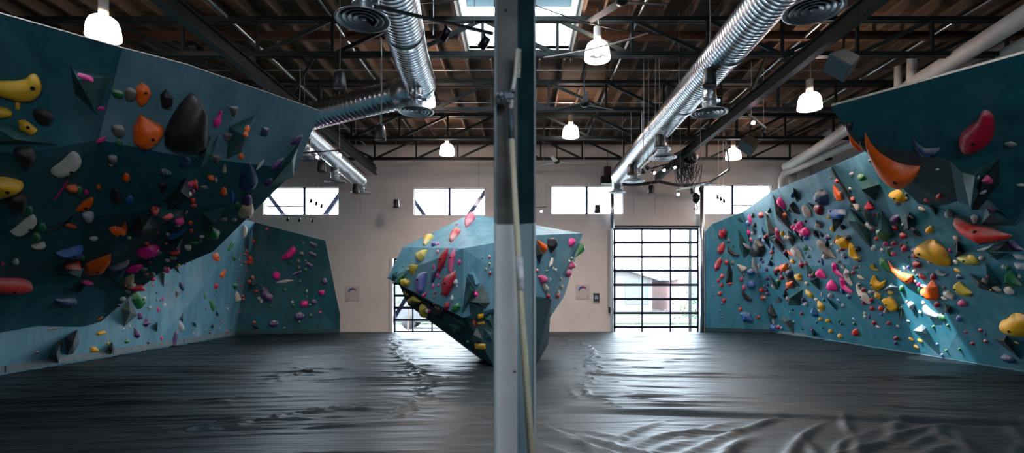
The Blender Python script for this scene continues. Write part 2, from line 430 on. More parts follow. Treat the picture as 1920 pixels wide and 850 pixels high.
# parked car
e = empty('car', (-4.6, 28.6, -.42), 'grey parked car seen through the glazed door behind the boulder', 'car')
prof = [(-1.9, .35), (-1.9, .95), (-1.55, 1.15), (-1.05, 1.62), (.55, 1.62), (1.1, 1.1), (1.85, .95), (2.0, .6), (2.0, .35)]
mb = MB(); n = len(prof)
mb.v = [(x, -.85, z) for x, z in prof]+[(x, .85, z) for x, z in prof]
mb.f = [tuple(range(n)), tuple(range(2*n-1, n-1, -1))]+[(i, i+n, (i+1) % n+n, (i+1) % n) for i in range(n)]
mb.build('body', M['carw'], e, bevel=.06)
MB().quad((-1.35, -.86, 1.15), (.85, -.86, 1.15), (.45, -.86, 1.52), (-1.0, -.86, 1.52)).box((-1.3, -.868, 1.14), (.8, -.858, 1.16)).build('side_window', M['carg'], e)
for x in (-1.2, 1.25):
    for y in (-.82, .82):
        w = MB().lathe([(.0, -.1), (.33, -.1), (.36, -.06), (.36, .06), (.33, .1), (0, .1)], (x, y, .36), 20, (0, 1, 0)).build('wheel', M['black'], e, True)
# small tree outside
e = empty('tree', P(765, 600, 26)-V((0, 0, .3)), 'small leafy street tree seen through the glazed door left of the boulder', 'tree')
e.location.z = -.42
MB().tube([(0, 0, 0), (.03, 0, 1.2), (0, 0, 2.6)], [.05, .04, .02], 8).build('trunk', M['bark'], e)
mb = MB()
rr = random.Random(3)
for i in range(260):
    c = V((rr.gauss(0, .34), rr.gauss(0, .34), 2.3+rr.gauss(0, .45))); a = V((rr.gauss(0, 1), rr.gauss(0, 1), rr.gauss(0, 1))).normalized()*.07; b = a.cross(V((rr.random(), rr.random(), 1))).normalized()*.04
    mb.quad(c-a, c-b, c+a, c+b)
mb.build('foliage', M['leaf'], e)
e2 = empty('bush', (12.1, 36, -.3), 'leafy green bush growing by the brick building outside the roller door', 'bush')
mb = MB()
for i in range(500):
    c = V((rr.gauss(0, .9), rr.gauss(0, .5), abs(rr.gauss(.6, .6)))); a = V((rr.gauss(0, 1), rr.gauss(0, 1), rr.gauss(0, 1))).normalized()*.12; b = a.cross(V((rr.random(), rr.random(), 1))).normalized()*.06
    mb.quad(c-a, c-b, c+a, c+b)
mb.build('foliage', M['leaf'], e2)

# ================================================================ MAT
def make_mat():
    ys = []
    y = -2.9
    while y < BY-.02:
        ys.append(y); y += .12 if y < 4.6 else max(.028, .0042*y)
    ys.append(BY-.01)
    xs = np.arange(-10.55, 10.56, .05); ys = np.array(ys)
    X, Y = np.meshgrid(xs, ys)
    Z = np.zeros_like(X); rng = np.random.default_rng(5)
    def ridge(cx, cy, L, w, ang, amp, curl=0):
        r = L*1.7+.3
        ix = np.where(abs(xs-cx) < r)[0]; iy = np.where(abs(ys-cy) < abs(r*math.sin(ang))+w*4+.1+abs(curl)*L*L)[0]
        if len(ix) == 0 or len(iy) == 0: return
        sl = np.ix_(iy, ix); x = X[sl]-cx; yy = Y[sl]-cy
        u = x*math.cos(ang)+yy*math.sin(ang); v = -x*math.sin(ang)+yy*math.cos(ang)+curl*u*u
        Z[sl] += amp*np.exp(-(v/w)**2)*np.exp(-(u/L)**2)
    # long tight streaks across the hall
    for i in range(1500):
        cy = 4.5+16.4*rng.random()**.8; cx = rng.uniform(-10.5, 10.5)
        fr = 1 if not (cx > .1 and cy < 7.4) else .2
        ridge(cx, cy, rng.uniform(.5, 2.2), rng.uniform(.02, .06)*(1+cy*.03), rng.normal(0, .07)+(.12 if cx < 0 else -.10)*(cy < 11), fr*rng.uniform(-.020, .024), rng.normal(0, .02))
    for i in range(420):
        ridge(rng.uniform(-10, 10), rng.uniform(4.5, 20), rng.uniform(.15, .5), rng.uniform(.03, .07), rng.normal(0, .5), rng.uniform(-.010, .014), rng.normal(0, .4))
    # slack front strip on the right: diagonal swooping folds
    for i in range(46):
        t = i/46
        ridge(.2+7.5*t+rng.normal(0, .12), rng.uniform(5.3, 7.0), rng.uniform(.35, .9), rng.uniform(.04, .08), rng.uniform(.45, 1.15) if t > .15 else rng.uniform(-1.1, -.4), rng.uniform(.02, .045), rng.normal(.12, .15))
    # twisted seams
    def seam(pts, amp):
        for (x0, y0), (x1, y1) in zip(pts, pts[1:]):
            L = math.hypot(x1-x0, y1-y0); n = int(L/.10)
            for k in range(n):
                t = k/n; a = math.atan2(y1-y0, x1-x0)
                ridge(x0+(x1-x0)*t+rng.normal(0, .10), y0+(y1-y0)*t+rng.normal(0, .05), rng.uniform(.12, .34), rng.uniform(.018, .034), a+rng.normal(0, .5), rng.uniform(.010, amp), rng.normal(0, .6))
                if k % 3 == 0:
                    ridge(x0+(x1-x0)*t, y0+(y1-y0)*t, rng.uniform(.4, 1.1), .04, rng.normal(0, .2), rng.uniform(.008, .02), 0)
    seam([(-4.6, 19.2), (-4.0, 17.0), (-3.1, 13.6), (-2.1, 11.0), (-1.75, 9.8), (-1.55, 8.3), (-1.75, 7.2)], .036)
    seam([(-2.3, 7.9), (-3.3, 7.0), (-4.4, 6.4)], .03)
    seam([(1.3, 18.6), (2.0, 15.5), (1.75, 13.0), (1.42, 10.8), (1.2, 9.4), (1.0, 8.4), (1.3, 7.8)], .036)
    seam([(-5.2, 12.2), (-4.4, 11.0), (-4.6, 9.8)], .028)
    # overlap step where the slack strip begins
    fold = 7.62+.0*X-np.clip(X-1, 0, 9)*.14
    msk = (X > .0)
    Z += msk*(.055/(1+np.exp(-(Y-fold)/.03))-.028)*np.clip(X*1.5, 0, 1)
    Z -= .02*np.exp(-((Y-fold+.05)/.05)**2)*msk
    # rises slightly at the walls
    Z = np.clip(Z, -.05, .12)
    edge = (Y > BY-.4); Z[edge] *= .3
    nx, ny = len(xs), len(ys)
    verts = np.stack([X, Y, Z], -1).reshape(-1, 3)
    idx = np.arange(nx*ny).reshape(ny, nx)
    q = np.stack([idx[:-1, :-1], idx[:-1, 1:], idx[1:, 1:], idx[1:, :-1]], -1).reshape(-1, 4)
    me = bpy.data.meshes.new('floor_mat')
    me.vertices.add(len(verts)); me.vertices.foreach_set('co', verts.ravel().astype(np.float32))
    me.loops.add(q.size); me.loops.foreach_set('vertex_index', q.ravel().astype(np.int32))
    me.polygons.add(len(q)); me.polygons.foreach_set('loop_start', np.arange(0, q.size, 4, dtype=np.int32))
    me.polygons.foreach_set('loop_total', np.full(len(q), 4, dtype=np.int32))
    me.update(); me.validate()
    m, nt, b = newmat('black mat fabric')
    b.inputs['Roughness'].default_value = .5; b.inputs['Specular IOR Level'].default_value = .40; b.inputs['Specular Tint'].default_value = (.50, .80, 1.0, 1)
    tc = N(nt, 'ShaderNodeTexCoord')
    mp = N(nt, 'ShaderNodeMapping'); mp.inputs['Scale'].default_value = (.35, 5, 1)
    nt.links.new(tc.outputs['Object'], mp.inputs['Vector'])
    n = N(nt, 'ShaderNodeTexNoise'); n.inputs['Scale'].default_value = 3; n.inputs['Detail'].default_value = 7; n.inputs['Distortion'].default_value = .4
    nt.links.new(mp.outputs[0], n.inputs['Vector'])
    n2 = N(nt, 'ShaderNodeTexNoise'); n2.inputs['Scale'].default_value = .8; n2.inputs['Detail'].default_value = 4
    nt.links.new(tc.outputs['Object'], n2.inputs['Vector'])
    r = N(nt, 'ShaderNodeValToRGB'); r.color_ramp.elements[0].position = .3; r.color_ramp.elements[1].position = .7
    r.color_ramp.elements[0].color = (.004, .007, .009, 1); r.color_ramp.elements[1].color = (.015, .018, .020, 1)
    nt.links.new(n2.outputs['Fac'], r.inputs['Fac']); nt.links.new(r.outputs['Color'], b.inputs['Base Color'])
    rr_ = N(nt, 'ShaderNodeMapRange'); rr_.inputs['To Min'].default_value = .34; rr_.inputs['To Max'].default_value = .55
    nt.links.new(n.outputs['Fac'], rr_.inputs['Value']); nt.links.new(rr_.outputs[0], b.inputs['Roughness'])
    bp = N(nt, 'ShaderNodeBump'); bp.inputs['Strength'].default_value = .45; bp.inputs['Distance'].default_value = .03
    nt.links.new(n.outputs['Fac'], bp.inputs['Height']); nt.links.new(bp.outputs['Normal'], b.inputs['Normal'])
    e = empty('floor_mat', (0, 9, -.36), 'wrinkled black fabric crash mat covering the whole gym floor', 'mat')
    o = link('mat_cover', me, m, e, True); o.location = (0, -9, .36)
    local(MB().box((-10.55, -2.9, -.36), (10.55, BY-.01, -.07)).build('foam_base', M['black'], e))
make_mat()
# ================================================================ CLIMBING WALLS
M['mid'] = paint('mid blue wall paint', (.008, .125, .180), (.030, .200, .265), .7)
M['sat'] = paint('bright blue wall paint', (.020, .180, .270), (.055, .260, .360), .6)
M['panel'] = paint('slate blue lit-tone paint', (.070, .170, .225), (.130, .250, .310), .8)  # light falling on the overhang's upper panel is put into this colour
M['deep'] = paint('deep teal wall paint', (.001, .024, .034), (.005, .050, .064), .2)  # shade on the boulder's down-facing side is painted into this colour
SURF = []                                   # (world verts, faces, zone)
def wall_obj(name, verts, faces, mats, zone, label, cat='climbing wall', midx=None, thick=.06, edge=True):
    e = empty(name, (sum(v[0] for v in verts)/len(verts), sum(v[1] for v in verts)/len(verts), 0), label, cat)
    me = bpy.data.meshes.new('wall_panel')
    verts = [V(v) for v in verts]
    fl = []
    for f in faces:                          # turn every face to the hall
        a, b, c = verts[f[0]], verts[f[1]], verts[f[2]]
        n = (b-a).cross(c-a); ctr = sum((verts[i] for i in f), V())/len(f)
        fl.append(tuple(f) if n.dot(CAM-ctr) > 0 else tuple(reversed(f)))
    me.from_pydata([tuple(v-e.location) for v in verts], [], fl); me.update()
    o = link('wall_panel', me, mats+[M['edge']], e)
    if midx: me.polygons.foreach_set('material_index', midx)
    s = o.modifiers.new('thickness', 'SOLIDIFY'); s.thickness = thick; s.offset = -1; s.use_rim = True
    if edge: s.material_offset_rim = len(mats)
    SURF.append((verts, fl, zone))
    return e
def strip(e, pts, z0, z1, inward, mat=M['kick'], name='kick_strip'):
    mb = MB()
    for a, b in zip(pts, pts[1:]):
        a = V((a[0], a[1], 0)); b = V((b[0], b[1], 0)); d = (b-a).normalized(); nrm = V((d.y, -d.x, 0))
        if nrm.dot(V(inward)) < 0: nrm = -nrm
        L = (b-a).length; k = max(1, int(L/2.4))
        for j in range(k):
            p = a+(b-a)*(j/k)+d*.015; q = a+(b-a)*((j+1)/k)-d*.015
            mb.bar(p+nrm*.035+V((0, 0, (z0+z1)/2)), q+nrm*.035+V((0, 0, (z0+z1)/2)), .014, z1-z0)
    return local(mb.build(name, mat, e))

# --- left overhang
G = [[(-150,-15,5.4),(0,25,6.3),(230,90,7.25),(350,121,7.9),(600,208,9.8)],
     [(-150,290,6.4),(60,285,7.0),(185,262,7.6),(312,288,8.3),(556,318,10.15)],
     [(-150,480,7.6),(20,455,8.3),(150,410,8.8),(330,385,9.3),(468,405,10.75)],
     [(-150,590,9.0),(20,545,10.0),(150,520,11.0),(270,480,11.4),(400,472,12.0)],
     [(-150,628,9.1),(15,595,10.3),(110,585,11.5),(200,550,12.2),(290,513,12.6)],
     [(-150,650,9.15),(0,624,10.5),(75,611,11.4),(150,615,12.5),(190,603,13.0)]]
vv = [P(*p) for r in G for p in r]; ff = []; mi = []
for r in range(5):
    for c in range(4):
        a = r*5+c
        if (r+c) % 2: ff += [(a, a+1, a+6), (a, a+6, a+5)]
        else: ff += [(a, a+1, a+5), (a+1, a+6, a+5)]
        k = 1 if (r == 0 and c >= 2) else 0  # upper panel faces get the tone painted brighter as if lit
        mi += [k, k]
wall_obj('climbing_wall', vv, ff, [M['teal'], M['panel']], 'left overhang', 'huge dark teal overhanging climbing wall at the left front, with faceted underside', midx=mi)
# --- pale left wall, corner panel
LX = -10.35
def lw(px, z, top=False):
    return None
vv = [V((LX, 5.0, -.02)), V((LX, 11, -.02)), V((LX, 15, -.02)), V((LX, 19.35, -.02)), V((LX+.15, 5.0, 4.4)), V((LX+.2, 11, 4.4)), V((LX+.3, 15, 4.3)), P(478, 417, 19.5)]
e = wall_obj('climbing_wall', vv, [(0,1,5,4),(1,2,6,5),(2,3,7,6)], [M['blue']], 'left wall', 'long pale blue climbing wall along the left side, below and behind the left overhang')
strip(e, [(LX, 5), (LX, 19.2)], .04, .18, (1, 0, 0))
A, B = V((LX, 19.35, -.02)), V((px_x(637, 20.2), 20.2, -.02))
vv = [A, B, P(637, 588, 20.15), P(610, 452, 19.9), P(478, 417, 19.5)]
e = wall_obj('climbing_wall', vv, [(0,1,2,3,4)], [M['teal']], 'corner wall', 'dark teal climbing wall panel facing the room in the far left corner')
strip(e, [(A.x+.1, A.y), (B.x, B.y)], .04, .17, (0, -1, 0), M['kickdark'])
# side return of the corner panel
local(MB().quad(B, B+V((-.4, .8, 0)), P(637, 588, 20.15)+V((-.4, .8, 0)), P(637, 588, 20.15)).quad(P(637, 588, 20.15), P(637, 588, 20.15)+V((-.4, .8, 0)), P(610, 452, 19.9)+V((-.4, 1, 0)), P(610, 452, 19.9)).build('side_panel', M['teal'], e))
# --- right corner panel, right wall, right overhang
vv = [P(1323,622,21.0-.08), P(1449,626,20.2), P(1392,398,20.1), P(1334,421,20.8), P(1323,434,20.85), P(1400,520,20.35)]
vv[0].z = vv[1].z = -.02
e = wall_obj('climbing_wall', vv, [(0,1,5),(1,2,5),(2,3,5),(3,4,5),(4,0,5)], [M['sat']], 'right corner', 'blue climbing wall panel in the far right corner beside the roller door')
strip(e, [(vv[0].x, vv[0].y), (vv[1].x, vv[1].y)], .04, .17, (0, -1, 0), M['kickdark'])
R0 = V((vv[1].x, 20.2, -.02))
RB = [R0, V((9.95, 18.3, -.02)), V((10.1, 14.9, -.02)), V((10.2, 12.9, -.02)), V((10.25, 10.2, -.02)), V((10.25, 5.5, -.02))]
RT = [P(1392,398,20.1), P(1448,358,17.2), P(1530,325,14.2), P(1625,283,12.05), V((7.8, 9.6, 4.85)), V((7.8, 5.5, 4.85))]
RM = [(a+b)*.5 for a, b in zip(RB, RT)]
RM[1] += V((-.10, 0, 0)); RM[3] += V((.10, 0, .1)); RM[4] += V((-.05, 0, 0))
vv = RB+RM+RT; ff = []; mi = []
for c in range(5):
    if c % 2: ff += [(c, c+1, c+7), (c, c+7, c+6)]
    else: ff += [(c, c+1, c+6), (c+1, c+7, c+6)]
    if c % 2: ff += [(c+6, c+7, c+12), (c+7, c+13, c+12)]
    else: ff += [(c+6, c+7, c+13), (c+6, c+13, c+12)]
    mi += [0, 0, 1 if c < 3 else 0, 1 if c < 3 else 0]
e = wall_obj('climbing_wall', vv, ff, [M['mid'], M['blue']], 'right wall', 'long leaning blue climbing wall crowded with holds along the right side', midx=mi)
strip(e, [(p.x, p.y) for p in RB], .05, .17, (-1, 0, 0))
G = [[(1557,200,9.6),(1740,150,8.4),(1920,100,7.4),(2100,50,6.6)],
     [(1600,262,10.0),(1780,300,9.3),(1920,290,8.5),(2100,280,7.6)],
     [(1722,382,11.15),(1800,402,10.75),(1925,445,9.5),(2100,480,8.4)]]
vv = [P(*p) for r in G for p in r]; ff = []
for r in range(2):
    for c in range(3):
        a = r*4+c; ff += [(a, a+1, a+5), (a, a+5, a+4)] if r else [(a, a+1, a+4), (a+1, a+5, a+4)]
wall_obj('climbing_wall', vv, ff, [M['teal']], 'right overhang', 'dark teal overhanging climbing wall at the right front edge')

# --- boulder
def hull_mesh(groups):
    bm = bmesh.new()
    for g in groups:
        vs = [bm.verts.new(p) for p in g]
        r = bmesh.ops.convex_hull(bm, input=vs)
        bmesh.ops.delete(bm, geom=[x for x in r['geom_interior'] if isinstance(x, bmesh.types.BMVert) and x.is_valid], context='VERTS')
    bmesh.ops.dissolve_limit(bm, angle_limit=.03, verts=bm.verts, edges=bm.edges)
    bmesh.ops.recalc_face_normals(bm, faces=bm.faces)
    bm.verts.ensure_lookup_table()
    vs = [v.co.copy() for v in bm.verts]; fs = [tuple(v.index for v in f.verts) for f in bm.faces]
    bm.free(); return vs, fs
up = [P(882,401,14.0), P(755,464,13.2), P(726,522,12.9), P(868,466,12.0), P(1008,441,12.3), P(1093,438,13.9), P(1003,424,14.8), P(868,596,11.9), P(830,580,12.3),
      P(1005,556,12.0), P(1032,560,12.5), P(1058,556,13.5), P(1030,598,12.9), P(775,474,15.6), P(745,520,15.2), P(1080,452,15.6), P(905,412,15.6), P(1040,556,15.2), P(850,590,14.6)]
lo = [P(748,533,13.3), P(765,572,13.5), P(800,590,13.7), P(868,588,12.1), P(830,613,13.6), P(868,640,13.2), P(910,640,12.0), P(905,677,12.9), P(928,690,11.75), P(1003,690,11.65), P(1006,676,12.9),
      P(1028,645,12.3), P(1034,562,12.5), P(1003,545,12.1), P(850,600,15), P(930,655,14.6), P(1020,600,14.8)]
e = empty('climbing_boulder', (V((-.8, 13, 0))), 'free-standing faceted blue climbing boulder in the middle of the hall behind the pillar', 'climbing boulder')
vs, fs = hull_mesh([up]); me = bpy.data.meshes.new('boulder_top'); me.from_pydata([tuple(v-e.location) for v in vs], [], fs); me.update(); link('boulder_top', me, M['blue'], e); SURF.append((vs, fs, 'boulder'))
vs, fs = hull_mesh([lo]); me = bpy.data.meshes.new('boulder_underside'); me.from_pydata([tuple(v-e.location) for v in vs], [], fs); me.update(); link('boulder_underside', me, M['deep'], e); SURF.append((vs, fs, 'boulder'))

# ================================================================ RAY PICKING ON THE WALLS
class Picker:
    def __init__(s): s.v = []; s.f = []; s.z = []; s.t = None
    def add(s, verts, faces, zone):
        b = len(s.v); s.v += [V(v) for v in verts]
        for f in faces: s.f.append(tuple(i+b for i in f)); s.z.append(zone)
        s.t = None
    def hit(s, px, py):
        if s.t is None: s.t = BVHTree.FromPolygons(s.v, s.f)
        for r in range(0, 26, 3):
            for k in range(1 if r == 0 else 10):
                a = k*2*PI/10; d = ray(px+r*math.cos(a), py+r*math.sin(a))
                loc, n, i, dist = s.t.ray_cast(CAM, d.normalized())
                if loc is not None:
                    if n.dot(d) > 0: n = -n
                    if r:                      # keep the wanted pixel, on the plane just found
                        loc = plane_hit(px, py, loc, n)
                    return loc, n.normalized(), s.z[i]
        return None, None, None
def plane_hit(px, py, loc, n):
    d = ray(px, py); den = n.dot(d); t0 = loc.y
    t = n.dot(loc-CAM)/den if abs(den) > 1e-4 else t0
    lim = .09*t0
    t = max(t0-lim, min(t0+lim, t))
    return CAM+d*t
PK = Picker()
for v, f, z in SURF: PK.add(v, f, z)
ZONE_PH = {'left overhang': 'the left overhang', 'left wall': 'the pale left wall', 'corner wall': 'the far left corner panel', 'boulder': 'the middle boulder',
           'right corner': 'the right corner panel', 'right wall': 'the right wall', 'right overhang': 'the right overhang'}
ITEMS = []                                  # every hold and volume, for the labels

def volume(mat, outline, apex, h, word=None):
    cx = sum(p[0] for p in outline)/len(outline); cy = sum(p[1] for p in outline)/len(outline)
    loc, n, zone = PK.hit(cx, cy)
    if loc is None: print('volume missed', outline); return
    base = [plane_hit(x, y, loc, n) for x, y in outline]
    tops = [plane_hit(x, y, loc+n*h, n) for x, y in apex]
    pts = [b-n*.03 for b in base]+tops
    vs, fs = hull_mesh([pts])
    c = sum(base, V())/len(base)
    me = bpy.data.meshes.new('wall_volume'); me.from_pydata([tuple(v-c) for v in vs], [], fs); me.update()
    o = link('wall_volume', me, M[VC[mat]]); o.location = c
    PK.add(vs, fs, zone)
    xs = [p[0] for p in outline+apex]; ys = [p[1] for p in outline+apex]
    ITEMS.append(dict(o=o, px=(min(xs)+max(xs))/2, py=(min(ys)+max(ys))/2, area=(max(xs)-min(xs))*(max(ys)-min(ys)), zone=zone, col={'T': 'teal', 'B': 'blue', 'D': 'black', 'H': 'grey', 'W': 'chalky white', 'C': 'tan'}[mat], word=word or 'angular', kind='volume'))
    return o

def chaikin(p, k=1):
    for _ in range(k):
        q = []
        for i in range(len(p)):
            a, b = p[i], p[(i+1) % len(p)]
            q += [(a[0]*.75+b[0]*.25, a[1]*.75+b[1]*.25), (a[0]*.25+b[0]*.75, a[1]*.25+b[1]*.75)]
        p = q
    return p
def resample(p, n):
    c = (sum(a[0] for a in p)/len(p), sum(a[1] for a in p)/len(p))
    k = max(range(len(p)), key=lambda i: (p[i][0]-c[0])**2+(p[i][1]-c[1])**2)
    p = p[k:]+p[:k]; L = [0]
    for i in range(len(p)): a, b = p[i], p[(i+1) % len(p)]; L.append(L[-1]+math.hypot(b[0]-a[0], b[1]-a[1]))
    out = []; j = 0
    for i in range(n):
        t = L[-1]*i/n
        while L[j+1] < t: j += 1
        f = (t-L[j])/max(1e-9, L[j+1]-L[j]); a, b = p[j], p[(j+1) % len(p)]
        out.append((a[0]+(b[0]-a[0])*f, a[1]+(b[1]-a[1])*f))
    return out
PROF = [(0, -.05), (0, .18), (.10, .45), (.30, .74), (.60, .94), (1, 1)]
def pillow(pts, h, n=28, sharp=1, lean=(0, 0)):
    """rounded body over a 2-D outline: rings drawn in towards the outline's own mid line"""
    p = resample(chaikin(pts, sharp), n); m = n//2
    med = []; wid = []
    for i in range(n):
        j = (n-i) % n; a, b = p[i], p[j]
        med.append(((a[0]+b[0])/2, (a[1]+b[1])/2)); wid.append(math.hypot(a[0]-b[0], a[1]-b[1]))
    med[0] = (p[0][0]*.4+med[1][0]*.6, p[0][1]*.4+med[1][1]*.6); med[m] = (p[m][0]*.4+med[m-1][0]*.6, p[m][1]*.4+med[m-1][1]*.6)
    wm = max(wid)
    if h is None: h = min(.50*sorted(wid)[int(n*.7)], .34)+.015
    wid[0] = wid[1]*.6; wid[m] = wid[m-1]*.6
    vs = []; fs = []
    for s, z in PROF:
        for i in range(n):
            k = (wid[i]/wm)**.55 if wm else 1
            x = p[i][0]+(med[i][0]-p[i][0])*s; y = p[i][1]+(med[i][1]-p[i][1])*s
            zz = h*z*k if z > 0 else h*z
            vs.append((x+lean[0]*max(0, z), y+lean[1]*max(0, z), zz))
    for r in range(len(PROF)-1):
        for i in range(n):
            a = r*n+i; b = r*n+(i+1) % n; fs.append((a, b, b+n, a+n))
    return vs, fs
def fix(vs, fs, name):
    me = bpy.data.meshes.new(name); me.from_pydata(vs, [], fs); me.update()
    bm = bmesh.new(); bm.from_mesh(me); bmesh.ops.remove_doubles(bm, verts=bm.verts, dist=1e-4); bmesh.ops.recalc_face_normals(bm, faces=bm.faces); bm.to_mesh(me); bm.free()
    return me
def frame(loc, n, px, py, ang):
    """in-plane axes whose picture runs along the given image angle (clockwise from up)"""
    a = math.radians(ang); e = 4.0
    q = plane_hit(px+math.sin(a)*e, py-math.cos(a)*e, loc, n)-loc
    q -= n*q.dot(n)
    if q.length < 1e-6: q = V((0, 0, 1))-n*n.z
    vy = q.normalized(); vx = vy.cross(n).normalized()
    return vx, vy
def polyhold(col, pts, h=None, word='', n=52, sharp=0):
    cx = (min(p[0] for p in pts)+max(p[0] for p in pts))/2; cy = (min(p[1] for p in pts)+max(p[1] for p in pts))/2
    loc, nn, zone = PK.hit(cx, cy)
    if loc is None: print('hold missed', pts[:2]); return
    vx, vy = frame(loc, nn, cx, cy, 0)
    uv = []
    for x, y in pts:
        q = plane_hit(x, y, loc, nn)-loc; uv.append((q.dot(vx), q.dot(vy)))
    w = max(u[0] for u in uv)-min(u[0] for u in uv); hh = max(u[1] for u in uv)-min(u[1] for u in uv)
    if any(t in word for t in ('round', 'ball', 'potato', 'banana', 'liver', 'sausage', 'slug', 'oval', 'egg', 'heart', 'lobed', 'curved', 'upright')): sharp = 1
    vs, fs = pillow(uv, h, n, sharp)
    me = fix(vs, fs, 'climbing_hold')
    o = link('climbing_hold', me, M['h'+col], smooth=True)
    R = Matrix((vx, vy, nn)).transposed()
    o.matrix_world = Matrix.Translation(loc)@R.to_4x4()
    area = abs(sum(pts[i][0]*pts[(i+1) % len(pts)][1]-pts[(i+1) % len(pts)][0]*pts[i][1] for i in range(len(pts))))/2
    if area > 300:                           # mounting bolt in the thickest part
        best = max(me.vertices, key=lambda v: v.co.z).co
        s = .012+.02*min(w, hh)
        b = MB().lathe([(0, .004), (s*.6, .004), (s, .012), (s*1.25, .006), (s*1.3, -.01)], best, 12).build('bolt_hole', M['bolt'], o, True)
    ITEMS.append(dict(o=o, px=cx, py=cy, area=area*1.2, zone=zone, col=HC[col][0], word=word, kind='hold', poly=True, col1=col))
    return o
# small hold kinds
def U(f): return [f(2*PI*i/18) for i in range(18)]
TPL = dict(
    r=[(math.sin(t)*(1+.10*math.sin(3*t+1)), math.cos(t)*(1+.08*math.cos(2*t))) for t in [2*PI*i/14 for i in range(14)]],
    d=[(0, 1), (.35, .55), (.8, -.1), (.9, -.5), (.6, -.9), (0, -1), (-.6, -.9), (-.9, -.5), (-.8, -.1), (-.35, .55)],
    b=[(-.9, 1), (.9, 1), (1, .9), (1, -.9), (.9, -1), (-.9, -1), (-1, -.9), (-1, .9)],
    l=[(0, 1), (.7, .45), (1, 0), (.7, -.5), (0, -1), (-.7, -.45), (-1, 0), (-.7, .5)],
    t=[(0, 1), (.95, -.85), (.7, -1), (-.7, -1), (-.95, -.85)],
    i=[(-1, .9), (-.8, 1), (.8, 1), (1, .9), (.15, -1), (-.15, -1)],
    j=[(-1, .6), (-.6, 1), (.6, 1), (1, .6), (.85, -.3), (.3, -1), (-.3, -1), (-.85, -.3)],
    c=[(-1, 1), (-.55, .05), (0, -.2), (.55, .05), (1, 1), (.95, 0), (.55, -.75), (0, -1), (-.55, -.75), (-.95, 0)])
TW = dict(r='round', d='teardrop', b='bar-shaped', l='oval', t='triangular', i='wedge', j='jug', c='crescent')
TM = {}
for k, p in TPL.items():
    vs, fs = pillow(p, 1.0, 16, 0 if k in 'bti' else 1); TM[k] = (vs, fs)
    if k == 'j':                            # incut lip
        TM[k] = ([(x, y, z*(1+.25*(y > .3)) if z > .3 else z) for x, y, z in vs], fs)
TME = {}
def smallhold(x, y, w, h, ang, col, typ, word=''):
    ITEMS.append(dict(px=x, py=y, w=w, h=h, ang=ang, col1=col, typ=typ, area=w*h*.8, kind='hold', word=word or TW[typ], col=HC[col][0], poly=False))
def place_small(it, make=True):
    loc, nn, zone = PK.hit(it['px'], it['py'])
    if loc is None: print('small missed', it['px'], it['py']); return False
    it['zone'] = zone
    vx, vy = frame(loc, nn, it['px'], it['py'], it['ang'])
    d = loc.y
    def real(vec, px):                       # metres for a wanted picture length along vec
        a = loc-CAM; b = loc+vec*.05-CAM
        s = math.hypot((b.x/b.y-a.x/a.y)*F, (b.z/b.y-a.z/a.y)*F)/.05
        nat = px*d/F
        return max(nat*.8, min(nat*1.7, px/max(s, 1e-3)))
    w = real(vx, it['w']); h = real(vy, it['h'])
    dep = min(w, h)*(.42 if it['typ'] in 'bl' else .6)
    R = Matrix((vx*w/2, vy*h/2, nn*dep)).transposed()
    it['mw'] = Matrix.Translation(loc)@R.to_4x4()
    return True
# ================================================================ VOLUMES  (material, outline, apex, height)
vol = volume
# left overhang
vol('T', [(132,122),(213,147),(187,224),(141,180)], [(146,149)], .32, 'shield-shaped')
vol('T', [(-40,222),(18,230),(110,272),(-40,273)], [(30,262)], .22, 'long wedge')
vol('T', [(428,237),(481,212),(485,219),(452,291),(423,304)], [(460,256)], .30, 'arrow-shaped')
vol('T', [(400,245),(416,249),(402,296),(379,315),(364,305)], [(386,286)], .16, 'slab-shaped')
vol('T', [(571,252),(551,333),(505,352),(538,295)], [(548,300)], .25, 'edge')
vol('D', [(346,331),(372,350),(365,370),(330,392),(307,380)], [(350,372)], .30)
vol('T', [(376,400),(429,388),(405,418),(378,436)], [(401,418)], .28)
vol('T', [(268,399),(300,388),(347,394),(352,412),(336,426)], [(300,408)], .30, 'fan-shaped')
vol('D', [(262,404),(285,404),(300,430),(262,450),(235,440)], [(268,430)], .3)
vol('T', [(298,470),(348,440),(338,470),(312,478)], [(330,468)], .2)
vol('D', [(100,505),(165,490),(150,520),(112,520)], [(135,515)], .25)
vol('T', [(100,507),(122,498),(158,500),(150,518)], [(126,512)], .2, 'flat')
vol('T', [(140,545),(168,528),(155,548),(142,552)], [(152,548)], .2)
vol('D', [(330,345),(347,333),(352,372),(310,392)], [(338,360)], .2)
# pale left wall
vol('H', [(228,577),(243,557),(261,592),(233,617)], [(244,586)], .42, 'pyramid')
for o_, a_ in (([(302,511),(312,511),(308,553)], (308,514)), ([(322,500),(335,498),(346,527)], (333,503)), ([(343,493),(349,491),(352,504)], (348,494)), ([(353,488),(359,486),(366,505)], (359,489)),
               ([(345,571),(330,597),(345,612),(346,600)], (343,598)), ([(297,602),(290,611),(295,627),(298,611)], (295,611)), ([(360,603),(368,606),(370,622)], (367,607)),
               ([(400,603),(394,616),(401,618),(406,612)], (400,613)), ([(402,570),(413,588),(412,602)], (409,590)), ([(403,529),(411,545),(407,561),(402,550)], (406,548))):
    vol('H', o_, [a_], .16, 'spike-shaped')
vol('H', [(213,640),(204,650),(210,668),(219,656)], [(211,654)], .3, 'kite-shaped')
vol('H', [(122,633),(149,615),(152,643),(140,666),(127,669)], [(138,642)], .45, 'large hooked')
vol('H', [(90,675),(104,644),(121,633),(117,666),(113,684)], [(106,664)], .5, 'large blocky')
vol('B', [(475,420),(461,450),(466,482),(481,462)], [(469,452)], .25, 'tall kite')
